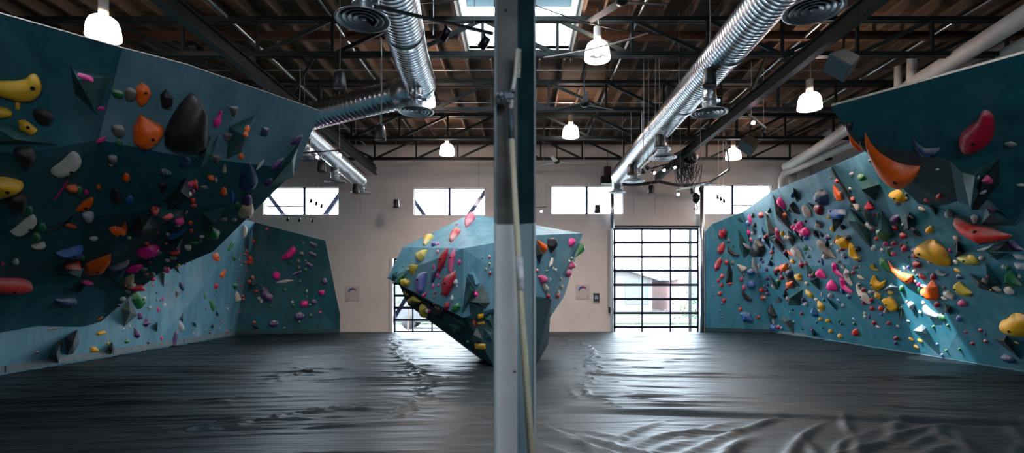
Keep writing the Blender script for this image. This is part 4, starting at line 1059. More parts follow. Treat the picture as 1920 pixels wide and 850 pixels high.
# ================================================================ SMALLER HOLDS   x,y,w,h,angle,colour,shape
SH = """
33,198,8,15,0,y,b 79,219,38,32,0,k,j 160,146,30,9,0,p,b 188,203,22,9,-15,p,l 220,176,24,17,0,G,j 243,177,22,26,20,g,j 317,200,12,10,0,g,r 221,245,26,24,0,g,j 223,267,14,13,0,G,r
437,209,18,20,0,g,i 428,258,18,18,0,g,i 405,299,18,17,0,g,i 464,242,10,11,20,o,r 461,252,10,10,0,o,r 452,293,10,10,0,o,r 496,247,13,17,15,n,b 488,309,6,28,38,w,l 556,262,12,32,55,P,l 519,308,13,38,48,P,l
503,341,15,19,30,P,l 421,314,9,16,5,w,t 395,333,13,9,0,o,j 405,336,7,10,0,w,d 419,358,13,13,0,o,r 435,370,9,30,0,b,l 464,373,18,18,0,P,r 445,383,14,10,-10,G,l
46,291,40,30,0,k,j 32,378,38,34,0,k,j 53,393,16,14,0,G,r 115,357,4,46,33,p,b 133,352,22,12,15,o,j 146,356,18,14,0,G,r 161,360,9,8,0,p,r 185,350,9,8,0,o,r 190,262,11,26,60,p,l
211,298,20,15,0,g,j 208,313,12,12,0,g,i 237,332,15,15,0,o,r 218,365,24,26,0,k,r 242,375,16,20,20,b,l 311,322,14,24,105,n,d 305,352,18,22,0,k,i 355,346,8,9,0,p,r 366,347,18,20,150,r,t
362,359,7,13,0,p,l 356,364,5,10,0,w,l 382,351,8,16,100,g,l 361,376,10,8,0,r,j 363,385,13,7,0,r,l 419,411,15,8,10,g,l 438,412,13,8,0,g,l 407,433,8,14,-40,w,l 357,417,9,9,0,o,r 359,432,8,10,0,o,r
293,398,16,14,0,r,j 314,406,14,22,75,r,l 334,412,19,10,0,p,j 333,423,11,4,0,w,b 350,398,5,14,20,w,l 78,425,18,14,0,G,r 66,443,20,16,0,G,r 132,423,13,28,110,o,l 165,405,24,18,0,q,j 71,459,28,10,0,w,j
175,446,18,9,10,w,l 152,482,16,12,0,G,r 29,490,12,16,0,w,r 5,495,7,8,0,p,r 165,530,12,24,100,p,d 242,446,9,12,-20,w,l 294,435,7,7,0,o,r 315,438,9,6,0,w,r 275,456,9,6,0,o,j 295,473,20,11,0,g,l
274,479,16,7,0,q,l 312,456,7,4,0,o,j 327,470,20,8,0,r,j 325,483,12,6,-15,w,b 314,488,9,6,-15,w,b 352,463,14,12,0,w,j 378,443,11,7,15,w,l 375,451,8,7,0,g,r 365,455,22,7,0,G,l 281,491,9,5,0,r,l
256,508,6,6,0,o,r 270,505,14,9,-20,g,l 275,515,14,9,20,g,l 286,514,11,10,0,g,r 245,535,21,9,5,t,l 235,535,5,5,0,o,r 312,505,14,10,0,m,j 228,525,14,14,0,G,r 238,547,12,8,0,G,j 230,560,14,9,-30,w,l
188,597,12,3,-15,o,b 98,617,30,6,5,g,b 283,521,14,8,80,R,l 222,572,10,5,0,P,r 190,507,8,6,0,g,r
269,560,6,7,0,w,j 271,567,3,8,0,g,b 280,577,4,6,0,w,r 304,561,5,10,-8,p,l 307,572,6,12,10,w,l 296,581,5,13,-5,p,l 314,560,5,14,-10,m,l 317,574,5,14,-12,m,l 294,563,3,6,0,g,b 300,564,3,5,0,g,r 321,574,4,5,0,k,r
288,524,5,9,0,p,l 286,535,3,6,0,r,b 293,550,3,3,0,k,r 308,532,4,4,0,m,r 361,526,7,13,0,g,l 349,512,6,9,0,y,d 349,549,6,8,0,y,r 345,535,4,8,0,y,l 361,551,5,4,0,y,l 343,549,4,3,0,y,r 335,497,6,5,0,y,r
351,572,5,8,0,y,r 349,578,4,7,0,y,r 352,584,4,4,0,y,r 365,577,6,4,0,y,l 352,601,4,7,-30,y,l 366,602,4,3,0,y,r 367,513,5,7,0,p,r 353,524,5,8,0,p,d 356,590,4,10,-10,m,l 372,573,6,9,0,m,r 375,567,3,6,0,R,l
378,535,5,9,0,R,l 382,547,4,5,0,R,r 392,557,4,5,0,R,r 381,581,7,11,180,R,d 388,593,4,4,0,R,r 390,600,3,4,0,R,r 384,609,4,5,0,R,j 382,621,3,4,0,R,r 392,624,4,5,0,R,j 347,617,4,9,-40,y,l 361,625,5,4,0,y,r
410,549,5,6,0,r,r 418,541,4,26,-3,k,l 424,531,3,7,0,k,l 428,560,4,22,5,k,l 433,559,4,8,0,w,l 437,537,8,12,0,G,j 440,520,4,10,0,G,l 447,525,4,5,0,R,r 451,537,5,5,0,R,r 455,556,6,6,0,R,r 456,562,6,6,0,R,r
473,521,7,7,0,r,r 468,529,7,7,0,r,r 480,547,11,8,0,R,l 450,586,4,4,0,R,r 424,577,5,8,0,w,d 424,590,4,18,5,k,l 414,576,4,10,0,m,l 413,604,4,6,0,R,r 419,603,3,4,0,R,r 410,615,8,5,0,w,l 424,621,5,5,0,r,r 432,618,4,9,0,G,l
237,640,8,8,0,G,r 277,644,5,7,180,P,t 301,634,5,8,0,p,r 320,630,3,6,0,k,l 252,649,3,3,0,P,r 201,644,5,5,0,y,r 68,661,6,6,0,P,r 230,619,5,11,40,b,l 242,612,5,8,0,w,l
419,459,6,8,0,g,j 459,459,5,7,0,g,j 429,479,5,7,0,g,j 456,478,5,7,0,g,j 428,493,5,7,0,g,j 457,494,4,7,0,g,j 424,502,4,8,0,g,j 429,510,5,6,0,g,j 411,480,3,8,0,g,l 447,486,5,13,-5,w,l 451,497,3,4,0,w,r
443,493,4,5,0,G,r 441,502,4,8,0,G,d 461,471,5,8,0,r,r 461,479,3,5,0,p,r 463,507,4,5,0,r,r 474,452,6,7,0,r,r 411,462,4,5,0,w,r
501,429,7,6,20,p,d 569,456,6,4,0,G,l 587,459,7,15,115,P,b 586,477,7,15,115,P,b 580,497,7,15,120,P,b 566,476,8,7,0,g,r 559,490,8,7,0,g,r 560,502,8,7,0,g,r 545,492,5,7,0,G,l 573,489,4,4,0,G,r 573,506,7,6,0,G,r
562,528,6,6,0,G,r 534,544,6,7,0,G,r 556,513,6,27,66,P,l 534,528,7,38,83,w,l 486,560,7,7,0,w,j 490,565,6,8,0,w,r 506,575,8,6,-30,G,l 575,547,6,8,0,G,r 575,557,4,4,0,G,r 603,549,13,10,0,p,j 609,528,11,12,0,P,r
589,567,12,12,0,P,l 581,572,6,6,0,G,r 548,567,6,5,0,w,r 550,573,7,6,0,G,r 600,586,6,6,0,p,r 583,592,6,6,0,G,r 562,593,18,14,-20,P,r 561,604,6,6,0,G,r 513,607,18,12,-10,P,r 477,605,7,5,0,r,r 533,616,6,5,0,G,r 546,551,4,3,0,G,r 
815,459,13,9,10,v,d 822,458,5,5,0,p,r 821,472,4,6,0,m,r 856,421,4,5,0,R,r 765,506,5,7,30,q,l 757,500,3,4,0,G,r 737,530,4,6,0,w,l 813,501,4,11,10,p,l 820,516,5,12,-5,p,l 812,537,5,12,5,p,l 781,547,4,6,0,p,l
816,549,4,5,0,R,r 829,551,4,5,0,R,r 825,521,4,5,0,R,r 814,557,4,5,0,R,r 834,499,3,4,0,R,r 843,478,3,3,0,R,r 822,535,4,7,0,m,r 855,530,8,11,10,q,r 848,559,7,13,5,q,d 857,537,3,5,0,w,r 762,550,14,5,10,Y,l
803,584,8,8,0,w,j 807,583,5,6,0,p,r 820,577,11,6,10,t,b 829,582,5,4,0,r,r 861,492,5,12,20,p,l 905,484,3,4,0,G,r 918,482,6,9,0,R,l 918,495,5,5,0,Y,r 911,505,4,5,0,Y,r 919,512,6,7,0,R,r 893,552,8,9,0,p,d
901,593,11,8,0,y,b 902,606,14,5,-5,y,b 889,605,7,18,-8,r,l 900,650,20,11,-8,y,b 877,641,5,5,0,G,r 814,570,4,4,0,R,r 866,598,4,5,0,G,r
1071,485,6,6,0,G,r 1064,512,8,13,20,m,r 1037,504,4,7,0,w,l 1042,507,4,8,0,w,l 1025,509,4,5,0,G,r 1051,523,4,9,0,t,l 1007,508,4,7,0,R,r 1022,540,8,15,-20,w,r 1027,555,6,7,0,r,r 1053,538,6,9,0,t,l 1047,549,4,6,0,w,r 1045,555,6,12,20,R,l 1067,490,3,8,0,w,l
1362,492,8,8,0,r,r 1354,518,8,8,0,r,r 1347,526,6,11,20,R,l 1353,535,8,10,20,R,l 1350,551,9,11,30,R,l 1358,563,9,8,0,R,r 1353,569,4,4,0,P,r 1338,537,3,3,0,P,r 1338,555,3,3,0,P,r 1350,583,3,3,0,P,r 1353,596,3,3,0,P,r
1374,493,6,8,0,g,r 1369,532,10,7,0,r,l 1408,510,15,11,15,b,r 1395,515,5,7,0,g,r 1390,524,8,8,0,m,r 1395,539,8,11,0,m,r 1385,571,3,3,0,k,r 1388,580,7,6,0,r,r 1422,595,7,6,0,r,r 1400,463,6,24,-48,q,l 1367,451,6,8,0,g,r 1375,463,3,3,0,k,r 1397,590,12,8,0,w,r
1407,411,5,21,-18,p,l 1404,419,8,13,-10,b,l 1413,403,6,8,0,k,t 1417,421,6,8,0,k,t 1405,435,6,15,-15,p,l 1412,437,8,6,20,w,l 1409,449,5,12,-20,m,l 1429,404,10,8,15,R,j 1438,400,4,11,-40,g,l 1444,394,7,8,0,k,t
1434,453,7,14,-45,b,l 1426,446,5,11,-8,b,l 1449,471,9,8,0,R,d 1450,464,5,6,0,b,t 1472,404,8,10,-20,o,r 1483,392,8,10,0,G,r 1487,366,7,9,0,b,r 1507,393,6,12,-25,k,l 1492,414,8,7,0,k,t 1511,415,4,7,-30,k,l 1488,426,9,8,0,m,r
1490,431,6,5,0,p,r 1504,442,9,7,0,g,j 1512,446,8,9,0,b,r 1468,437,7,10,10,y,d 1473,445,5,6,0,t,r 1478,446,5,6,0,t,r 1541,440,5,13,-25,k,l 1554,445,7,11,-20,P,r 1433,445,4,6,0,R,r 1439,442,5,6,0,R,r 1475,473,8,9,0,P,r
1487,490,9,8,-10,y,r 1511,465,9,8,0,G,r 1521,466,5,13,-55,q,l 1511,474,3,3,0,P,r 1517,481,6,6,0,G,r 1552,455,7,13,0,k,d 1548,481,10,9,0,w,r 1542,491,4,18,-15,b,l 1536,490,5,5,0,G,r 1503,496,10,10,15,R,b 1504,495,7,6,10,y,b 1511,494,7,5,0,r,r
1481,500,4,6,-30,g,l 1428,487,5,7,0,P,r 1431,491,5,5,0,P,r 1447,484,5,6,0,G,r 1449,479,4,4,0,g,r 1424,498,5,13,-20,w,l 1438,505,7,6,0,P,r 1455,512,7,14,-10,k,l 1459,506,9,9,0,R,j 1465,512,4,11,15,R,l 1466,521,8,9,30,R,j
1439,522,7,6,0,P,r 1461,532,8,15,180,G,t 1434,537,5,8,0,v,l 1440,534,5,5,0,P,r 1498,521,16,8,3,y,j 1500,516,7,6,0,y,r 1528,511,9,8,0,G,t 1523,517,10,8,0,m,j 1513,532,8,5,10,w,j 1476,521,4,3,0,R,r 1487,537,3,4,0,r,r
1429,544,8,9,0,r,r 1430,558,8,10,0,r,r 1438,544,6,7,0,P,r 1440,551,7,7,0,P,r 1435,557,6,6,0,w,r 1451,538,8,12,-40,w,l 1476,541,5,6,0,R,r 1477,561,11,5,0,R,l 1518,551,17,9,0,y,b 1508,562,8,7,0,P,r 1511,571,9,8,-30,q,j 1531,562,6,9,-30,w,l
1545,563,5,6,0,G,r 1540,573,14,11,0,y,b 1538,583,11,5,0,y,l 1539,598,7,5,0,y,r 1553,601,8,6,0,y,r 1487,581,5,3,0,k,r 1504,588,6,5,0,R,r 1482,586,4,3,0,G,r 1489,604,5,4,0,G,r 1505,617,5,3,0,k,r 1532,604,4,4,0,b,r 1543,615,3,7,0,n,l
1450,603,4,13,-10,w,l 1460,613,6,6,0,r,r 1466,616,5,8,-30,v,l 1444,613,3,4,0,r,r 1522,618,4,5,0,R,r 1558,621,7,7,0,y,r 1576,630,10,6,0,y,r 1496,540,4,10,0,w,l 1541,553,3,10,0,w,l
1571,339,9,6,20,r,r 1558,333,6,4,0,g,r 1577,361,5,4,0,w,r 1568,373,6,5,0,n,r 1598,326,6,7,-20,w,j 1594,354,5,8,-30,w,l 1597,374,7,7,0,r,r 1605,389,8,15,-28,w,b 1595,386,6,4,0,g,r 1614,335,16,9,0,G,j 1632,301,7,5,0,g,r 1657,333,8,5,0,g,l
1682,381,8,15,110,g,l 1700,365,5,7,0,g,r 1555,407,7,10,-30,y,l 1562,429,12,7,10,y,l 1582,426,10,8,0,k,j 1630,425,7,19,-45,w,b 1627,420,4,4,0,r,r 1638,430,6,5,0,r,r 1647,405,6,18,0,G,l 1641,403,5,6,0,R,r 1680,426,12,8,15,R,j
1645,447,9,7,0,r,r 1662,457,10,9,0,m,r 1677,456,10,7,10,R,r 1695,442,13,10,20,R,j 1690,461,6,12,0,R,l 1697,466,11,11,0,R,r 1667,473,9,20,-25,G,l 1676,475,9,8,0,m,r 1654,469,6,9,-25,w,l 1670,465,8,6,0,g,r 1639,465,9,10,0,q,r
1611,484,8,8,0,t,j 1592,446,8,11,-30,k,j 1610,467,9,11,-30,k,j 1568,452,7,8,0,R,r 1581,466,8,7,0,R,r 1572,471,8,5,10,w,l 1582,478,6,6,0,w,r 1586,482,6,6,0,P,r 1574,491,6,6,0,g,r 1554,445,6,9,-15,P,l 1611,489,5,4,0,R,r
1560,459,4,8,-25,w,l 1581,501,5,11,-28,w,l 1604,501,7,5,0,R,r 1600,511,7,6,0,R,r 1614,520,16,7,0,t,l 1612,534,6,7,0,g,j 1646,554,12,10,5,y,b 1671,549,11,7,0,y,j 1640,546,5,4,0,t,r 1620,543,8,7,0,R,r 1621,567,8,7,0,R,r
1635,562,7,7,0,R,r 1636,578,9,6,10,R,r 1653,578,10,8,10,r,r 1662,580,8,12,10,w,t 1580,546,6,15,-20,b,l 1592,556,8,11,-10,b,l 1558,554,8,7,0,w,r 1573,564,11,5,20,b,l 1581,573,6,10,-10,q,l 1622,588,6,5,0,w,b 1622,594,6,5,0,w,b
1630,594,4,7,0,v,r 1692,541,10,12,0,G,r 1613,501,4,9,0,q,l 1632,548,7,9,-30,q,l 1653,590,6,4,0,v,r 1574,603,5,6,0,G,r 1579,607,6,5,0,n,r 1602,607,6,5,0,G,r 1602,599,4,12,-50,b,l 1640,605,7,6,0,R,r 1646,613,4,11,-60,w,l 1667,606,7,6,0,R,r
1639,609,5,4,0,v,r 1681,634,8,6,20,R,r 1680,643,6,6,0,P,r 1703,602,4,8,-60,w,l 1691,577,4,5,0,t,r 1689,591,3,26,8,w,l 1684,612,4,9,-60,w,l 1709,636,12,6,5,y,l 1726,639,12,6,5,y,l 1718,650,12,6,5,y,l
1701,566,5,5,0,t,r 1710,573,12,14,0,q,j 1726,586,5,11,-35,w,l 1768,595,18,10,15,G,l 1732,568,7,11,-20,w,l 1759,571,11,9,15,R,r 1800,597,10,11,0,v,r 1797,599,6,3,0,R,r 1778,610,6,5,0,G,r 1751,613,6,5,0,G,r 1800,655,6,5,0,G,r 1775,657,5,4,0,G,r
1811,623,9,4,15,R,l 1824,644,8,5,0,R,r 1839,619,8,5,0,R,r 1849,640,9,5,0,R,r 1847,626,5,11,-15,v,l 1906,643,10,4,0,Y,l 1758,646,7,5,20,b,l 1767,666,6,5,0,b,r 1733,537,7,18,-70,w,l 1724,545,6,14,-15,G,l 1771,560,6,16,-60,w,l
1806,568,15,10,10,m,r 1771,539,5,4,0,R,r 1870,542,20,10,0,w,l 1893,545,22,14,15,w,l 1858,544,5,6,0,y,r 1847,528,8,14,-20,w,r 1852,519,4,4,0,p,r 1882,501,7,10,-20,w,l 1890,503,8,9,0,G,r 1912,518,6,6,0,w,r 1841,484,9,12,-35,w,l
1782,470,5,10,-20,p,l 1791,459,3,7,15,p,l 1795,447,8,20,-55,t,l 1793,492,6,15,-50,w,l 1795,507,6,17,-60,y,l 1800,519,12,8,0,n,r 1716,480,8,15,-55,R,l 1721,496,14,11,10,R,j 1730,518,17,9,20,R,l 1752,519,10,11,0,R,r 1750,517,7,7,0,m,r
1767,512,18,10,0,q,c 1745,491,8,8,-20,w,j 1696,503,4,11,-35,w,l 1704,501,6,6,0,v,r 1716,527,5,10,-30,w,l 1724,533,8,6,20,m,r 1720,517,5,4,0,G,r 1740,512,5,4,0,G,r 1745,429,16,12,0,y,d 1729,392,7,18,-60,t,l 1712,429,5,10,-60,w,l
1720,438,6,17,-55,k,j 1707,407,6,17,-60,g,l 1762,366,14,10,15,r,d 1738,375,11,6,0,m,l 1780,402,16,15,0,q,r 1829,410,12,15,0,w,j 1829,418,9,8,0,v,r 1700,372,4,7,-30,t,l 1760,492,0,0,0,w,r
1592,237,16,18,0,k,j 1619,269,14,13,0,k,j 1895,270,24,11,15,g,l 1758,317,9,5,0,w,l 1915,347,18,6,-5,w,l 1843,360,16,6,0,q,l 1834,333,5,9,20,q,l 1700,455,4,4,0,G,r 1704,482,4,4,0,G,r 1861,393,14,3,15,p,b
1688,512,5,8,0,w,r 1715,508,6,5,0,w,r 1694,422,8,5,0,g,l
"""
seen = set()
for t in SH.split():
    a = t.split(',')
    x, y, w, h, ang = (float(q) for q in a[:5])
    if w == 0 or (x, y) in seen: continue
    seen.add((x, y)); smallhold(x, y, w, h, ang, a[5], a[6])

# the 300 that show largest are things of their own, the rest one object
ITEMS = [i for i in ITEMS if i['kind'] == 'volume' or i.get('poly') or place_small(i)]
holds = sorted([i for i in ITEMS if i['kind'] == 'hold'], key=lambda i: -i['area'])
solo, rest = holds[:300], holds[300:]
print('holds', len(holds), 'volumes', len(ITEMS)-len(holds), 'smallest solo', solo[-1]['area'])
MINI = []
def small_mesh(typ, col):
    if (typ, col) not in TME:
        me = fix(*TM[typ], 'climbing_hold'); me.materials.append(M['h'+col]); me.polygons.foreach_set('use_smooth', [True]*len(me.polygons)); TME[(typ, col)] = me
    return TME[(typ, col)]
for it in solo:
    if it.get('poly'): continue
    o = bpy.data.objects.new('climbing_hold', small_mesh(it['typ'], it['col1'])); COL.objects.link(o); o.matrix_world = it['mw']; it['o'] = o
# rest
cols = sorted({i['col1'] for i in rest}); vs = []; fs = []; mi = []
for it in rest:
    if it.get('poly'):
        o = it['o']; mw = o.matrix_basis.copy(); vsrc = [v.co.copy() for v in o.data.vertices]; fsrc = [tuple(p.vertices) for p in o.data.polygons]
        for ch in list(o.children): bpy.data.objects.remove(ch)
        bpy.data.objects.remove(o)
    else: mw = it['mw']; me_ = small_mesh(it['typ'], it['col1']); vsrc = [v.co.copy() for v in me_.vertices]; fsrc = [tuple(p.vertices) for p in me_.polygons]
    b = len(vs); vs += [tuple(mw@v) for v in vsrc]; fs += [tuple(i+b for i in f) for f in fsrc]; mi += [cols.index(it['col1'])]*len(fsrc)
me = bpy.data.meshes.new('small_holds'); me.from_pydata(vs, [], fs); me.update()
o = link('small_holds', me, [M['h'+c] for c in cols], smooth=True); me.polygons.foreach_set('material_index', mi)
tag(o, 'scattered tiny multicoloured climbing holds bolted all over the climbing walls', 'climbing holds', kind='stuff')

# ================================================================ LABELS
def octant(a, b):                            # where b lies from a
    dx, dy = b['px']-a['px'], b['py']-a['py']; t = math.degrees(math.atan2(-dy, dx)) % 360
    return ['right of', 'above right of', 'above', 'above left of', 'left of', 'below left of', 'below', 'below right of'][int((t+22.5)//45) % 8]
def size_word(a):
    return 'large' if a > 700 else 'medium' if a > 160 else 'small' if a > 60 else 'tiny'
def name_all(items, noun):
    cnt = {}
    for i in items:
        i['base'] = ('%s %s %s %s' % (i['col'], i['word'], noun, '')).strip() if i.get('poly') or noun == 'volume' else '%s %s %s %s' % (size_word(i['area']), i['col'], i['word'], noun)
        cnt[(i['base'], i['zone'])] = cnt.get((i['base'], i['zone']), 0)+1
    marks = [i for i in items if cnt[(i['base'], i['zone'])] == 1 and (i.get('poly') or noun == 'volume')]
    used = set()
    for i in items:
        if cnt[(i['base'], i['zone'])] == 1:
            i['label'] = '%s on %s' % (i['base'], ZONE_PH[i['zone']]); used.add(i['label'])
    return marks, used, cnt
hm, used, hc = name_all(solo, 'hold')
vols = [i for i in ITEMS if i['kind'] == 'volume']
vm, vused, vc = name_all(vols, 'volume')
MARKS = sorted(hm, key=lambda i: -i['area'])[:110]
def relate(items, cnt):
    for i in items:
        if 'label' in i: continue
        same = [j for j in items if j['base'] == i['base'] and j['zone'] == i['zone']]
        ok = None
        lm = sorted([m for m in MARKS if m['zone'] == i['zone'] and m is not i], key=lambda m: math.hypot(m['px']-i['px'], m['py']-i['py']))
        for rank, word in ((0, 'nearest'), (1, 'second nearest')):
            for m in lm[:10]:
                oc = octant(m, i)
                q = sorted([j for j in same if octant(m, j) == oc], key=lambda j: math.hypot(m['px']-j['px'], m['py']-j['py']))
                if len(q) > rank and q[rank] is i:
                    z = ZONE_PH[i['zone']].replace('the ', '')
                    mm = '%s %s hold' % (m['col'], m['word'])
                    ok = '%s %s %s the %s on %s' % (i['base'], word if len(q) > 1 else 'just', oc, mm, z) if len(q) > 1 else '%s %s the %s on %s' % (i['base'], oc, mm, z)
                    w = len(ok.split())
                    if w <= 16 and ok not in used: break
                    ok = None
            if ok: break
        if not ok:
            z = ZONE_PH[i['zone']]; k = sorted(same, key=lambda j: j['px']).index(i)
            ORD = ['leftmost', 'second from left', 'third from left', 'fourth from left', 'fifth from left', 'sixth from left', 'seventh from left', 'eighth from left', 'ninth from left', 'tenth from left', 'eleventh from left', 'twelfth from left']
            ok = '%s %s of its kind on %s' % (i['base'], ORD[min(k, 11)], z); print('fallback', ok)
        i['label'] = ok; used.add(ok)
relate(solo, hc); relate(vols, vc)
for i in solo: tag(i['o'], i['label'], 'climbing hold', 'climbing holds on '+ZONE_PH[i['zone']])
for i in vols: tag(i['o'], i['label'], 'climbing volume', 'wall volumes on '+ZONE_PH[i['zone']])
# ================================================================ ROOF STRUCTURE
def clear_sky(x0, x1, y0, y1):
    return [(a, b) for a, b in [(y0, y1)]]
# joists along the hall
jl = 'rough timber roof joist running the length of the hall under the deck'
x = XL+.3; k = 0
while x < XR-.1:
    segs = [(YF, BY)]
    for (a, b, c, d) in SKY:
        if a-.14 < x < b+.14:
            ns = []
            for (p, q) in segs:
                if d <= p or c >= q: ns.append((p, q)); continue
                if p < c-.1: ns.append((p, c-.1))
                if q > d+.1: ns.append((d+.1, q))
            segs = ns
    for (p, q) in segs:
        if q > 7:
            o = MB().box((x-.022, max(p, 5), ZR-.235), (x+.022, q, ZR-.002)).build('roof_joist', M['joist']); recentre(o, V((x, (max(p, 5)+q)/2, ZR-.235)))
            tag(o, jl, 'joist', 'roof joists')
    x += .61; k += 1
gl = ['nearest the camera', 'second from the camera', 'third from the camera', 'fourth from the camera', 'against the back wall']
for i, y in enumerate((9.2, 11.75, 14.55, 17.2, 20.3)):
    mb = MB()
    if y < 13: mb.box((XL, y-.05, ZR-.42), (-1.35, y+.05, ZR-.24)).box((1.3, y-.05, ZR-.42), (XR, y+.05, ZR-.24))
    else: mb.box((XL, y-.05, ZR-.42), (XR, y+.05, ZR-.24))
    o = mb.build('roof_purlin', M['glulam']); recentre(o, V((0, y, ZR-.42)))
    tag(o, 'dark brown timber purlin across the roof, '+gl[i], 'purlin', 'roof purlins')
# trusses
ZB, ZT = 6.46, 7.18
tn = ['nearest the camera, in front of the skylight end', 'second from the camera', 'third from the camera', 'farthest, just before the back wall']
for ti, y in enumerate((10.8, 14.1, 16.8, 19.5)):
    e = empty('roof_truss', (0, y, ZB), 'dark steel roof truss across the hall, '+tn[ti], 'truss')
    x0, x1 = XL+.02, XR-.02
    zt = 7.17
    for nm, z in (('bottom_chord', ZB), ('top_chord', zt)):
        local(MB().bar((x0, y-.045, z), (x1, y-.045, z), .05, .09).bar((x0, y+.045, z), (x1, y+.045, z), .05, .09).build(nm, M['steel'], e))
    n = 15; s = (x1-x0)/n
    for i in range(n):
        xa = x0+i*s; xb = xa+s
        if i: local(MB().bar((xa, y, ZB), (xa, y, zt), .055).build('web_post', M['steel'], e))
        up = (xa+xb)/2 < 0
        if abs((xa+xb)/2) > 5.8: up = not up
        a, b = ((xa, y, ZB), (xb, y, zt)) if up else ((xa, y, zt), (xb, y, ZB))
        local(MB().bar(a, b, .05, .07).build('web_diagonal', M['steel'] if i % 4 else M['steel2'], e))
# long hoist beams
for xx, y0, y1, lab in ((-5.42, 3.0, 19.8, 'greenish grey steel crane beam running along the left side under the trusses'), (5.42, 3.0, 18.2, 'greenish grey steel crane beam on the right, carrying the hoist')):
    e = empty('crane_beam', (xx, 11, 6.15), lab, 'beam')
    local(MB().ibeam((xx, y0, 6.15), (xx, y1, 6.15), .16, .26, .022).build('beam', M['steel2'], e))
    for y in (10.8, 14.1, 16.8) + ((19.5,) if xx < 0 else ()):
        local(MB().box((xx-.05, y-.05, 6.28), (xx+.05, y+.05, 6.42)).build('hanger', M['steel2'], e))
    for y in (12.6, 15.6):
        local(MB().bar((xx, y, 6.28), (xx+.5, y+.2, 7.3), .06).build('sway_brace', M['steel2'], e))
# angled stub beam end on the left, end plate
# conduits and sprinkler pipes along the hall
def pipe_thing(name, pts, r, mat, label, cat, n=10, smooth=True, group=None):
    o = MB().tube(pts, r, n).build(name, M[mat], smooth=smooth); recentre(o); return tag(o, label, cat, group)
for xx, z, r, l in ((2.42, 7.26, .028, 'thin silver sprinkler pipe under the roof right of the skylight'), (-3.85, 7.26, .026, 'thin silver conduit under the roof left of the left duct'), (6.25, 7.25, .026, 'thin silver conduit under the roof at the right crane beam'), (-5.9, 7.2, .03, 'thin silver conduit beside the left crane beam'), (9.0, 7.25, .024, 'thin silver conduit near the right wall under the roof')):
    pipe_thing('conduit', [(xx, 6, z), (xx, 20.6, z)], r, 'galv', l, 'pipe')
for i, (y, z) in enumerate(((9.95, 7.3), (11.15, 7.33), (13.7, 7.33), (16.0, 7.3), (18.6, 7.3))):
    pipe_thing('tie_rod', [(XL, y, z), (XR, y, z)], .011, 'galv', 'thin pale rod stretched across the roof, '+['first from the camera', 'second from the camera', 'third from the camera', 'fourth from the camera', 'fifth and farthest'][i], 'rod', 6)
# black drooping cable in front of the skylight
def sag(a, b, s, n=14):
    a = V(a); b = V(b); return [a+(b-a)*(i/n)-V((0, 0, s*4*(i/n)*(1-i/n))) for i in range(n+1)]
pipe_thing('cable', sag((.05, 10.2, 7.25), (3.1, 10.6, 6.75), .15), .012, 'blackm', 'thin black cable drooping across the roof right of the pillar', 'cable', 6)
pipe_thing('cable', sag((-2.6, 9.6, 6.9), (-.2, 9.9, 7.3), .12), .012, 'blackm', 'thin black cable drooping across the roof left of the pillar', 'cable', 6)
pipe_thing('light_wire', sag(P(1020, 108, 10.4), P(1215, 62, 10.4), .05), .014, 'rope', 'pale cord stretched behind the hanging lamp right of the pillar', 'cord', 6)

# ================================================================ DUCTS
def spiral(mb, pts, r, pitch=.095, n=32):
    """round duct with a raised seam every pitch"""
    pts = [V(p) for p in pts]; out = []; rs = []
    for a, b in zip(pts, pts[1:]):
        L = (b-a).length; k = max(2, int(L/pitch))
        for i in range(k):
            t = i/k; p = a+(b-a)*t; d = (b-a)/k
            out += [p, p+d*.78, p+d*.84, p+d*.94]; rs += [r, r, r*1.011, r*1.011]
    out.append(pts[-1]); rs.append(r)
    # sections must not shrink in the bends
    mb.tube(out, rs, n); return mb
def diffuser(parent, x, y, z, zt, R=.32, bend=0):
    """collar, cone and concentric rings under a duct"""
    c = local(MB().tube([(x, y, zt), (x, y, z+.10)], .125, 20).tube([(x, y, z+.30), (x, y, z+.27)], .135, 20).tube([(x, y, z+.20), (x, y, z+.17)], .135, 20).build('collar', M['galv'], parent, True))
    local(MB().box((x+.12, y-.03, z+.2), (x+.20, y+.03, z+.26)).build('damper_handle', M['galv'], parent))
    local(MB().lathe([(.12, .12), (.17, .085), (R*.8, .035), (R, .012), (R*1.02, 0), (R*.98, -.006), (R*.86, .012), (R*.84, .03)], (x, y, z), 36).build('diffuser_rim', M['diff'], parent, True))
    mb = MB()
    for q in (.70, .50, .30): mb.lathe([(R*(q-.12), .030), (R*q, .012), (R*(q+.07), -.004), (R*(q+.09), .006), (R*q, .03)], (x, y, z), 32)
    mb.lathe([(R*.12, .01), (0, .0)], (x, y, z), 20)
    local(mb.build('diffuser_rings', M['diff'], parent, True))
    local(MB().lathe([(R*.86, .034), (0, .036)], (x, y, z), 30).build('diffuser_throat', M['black'], parent))
DZ, DR, KD = 5.82, .31, 3.32
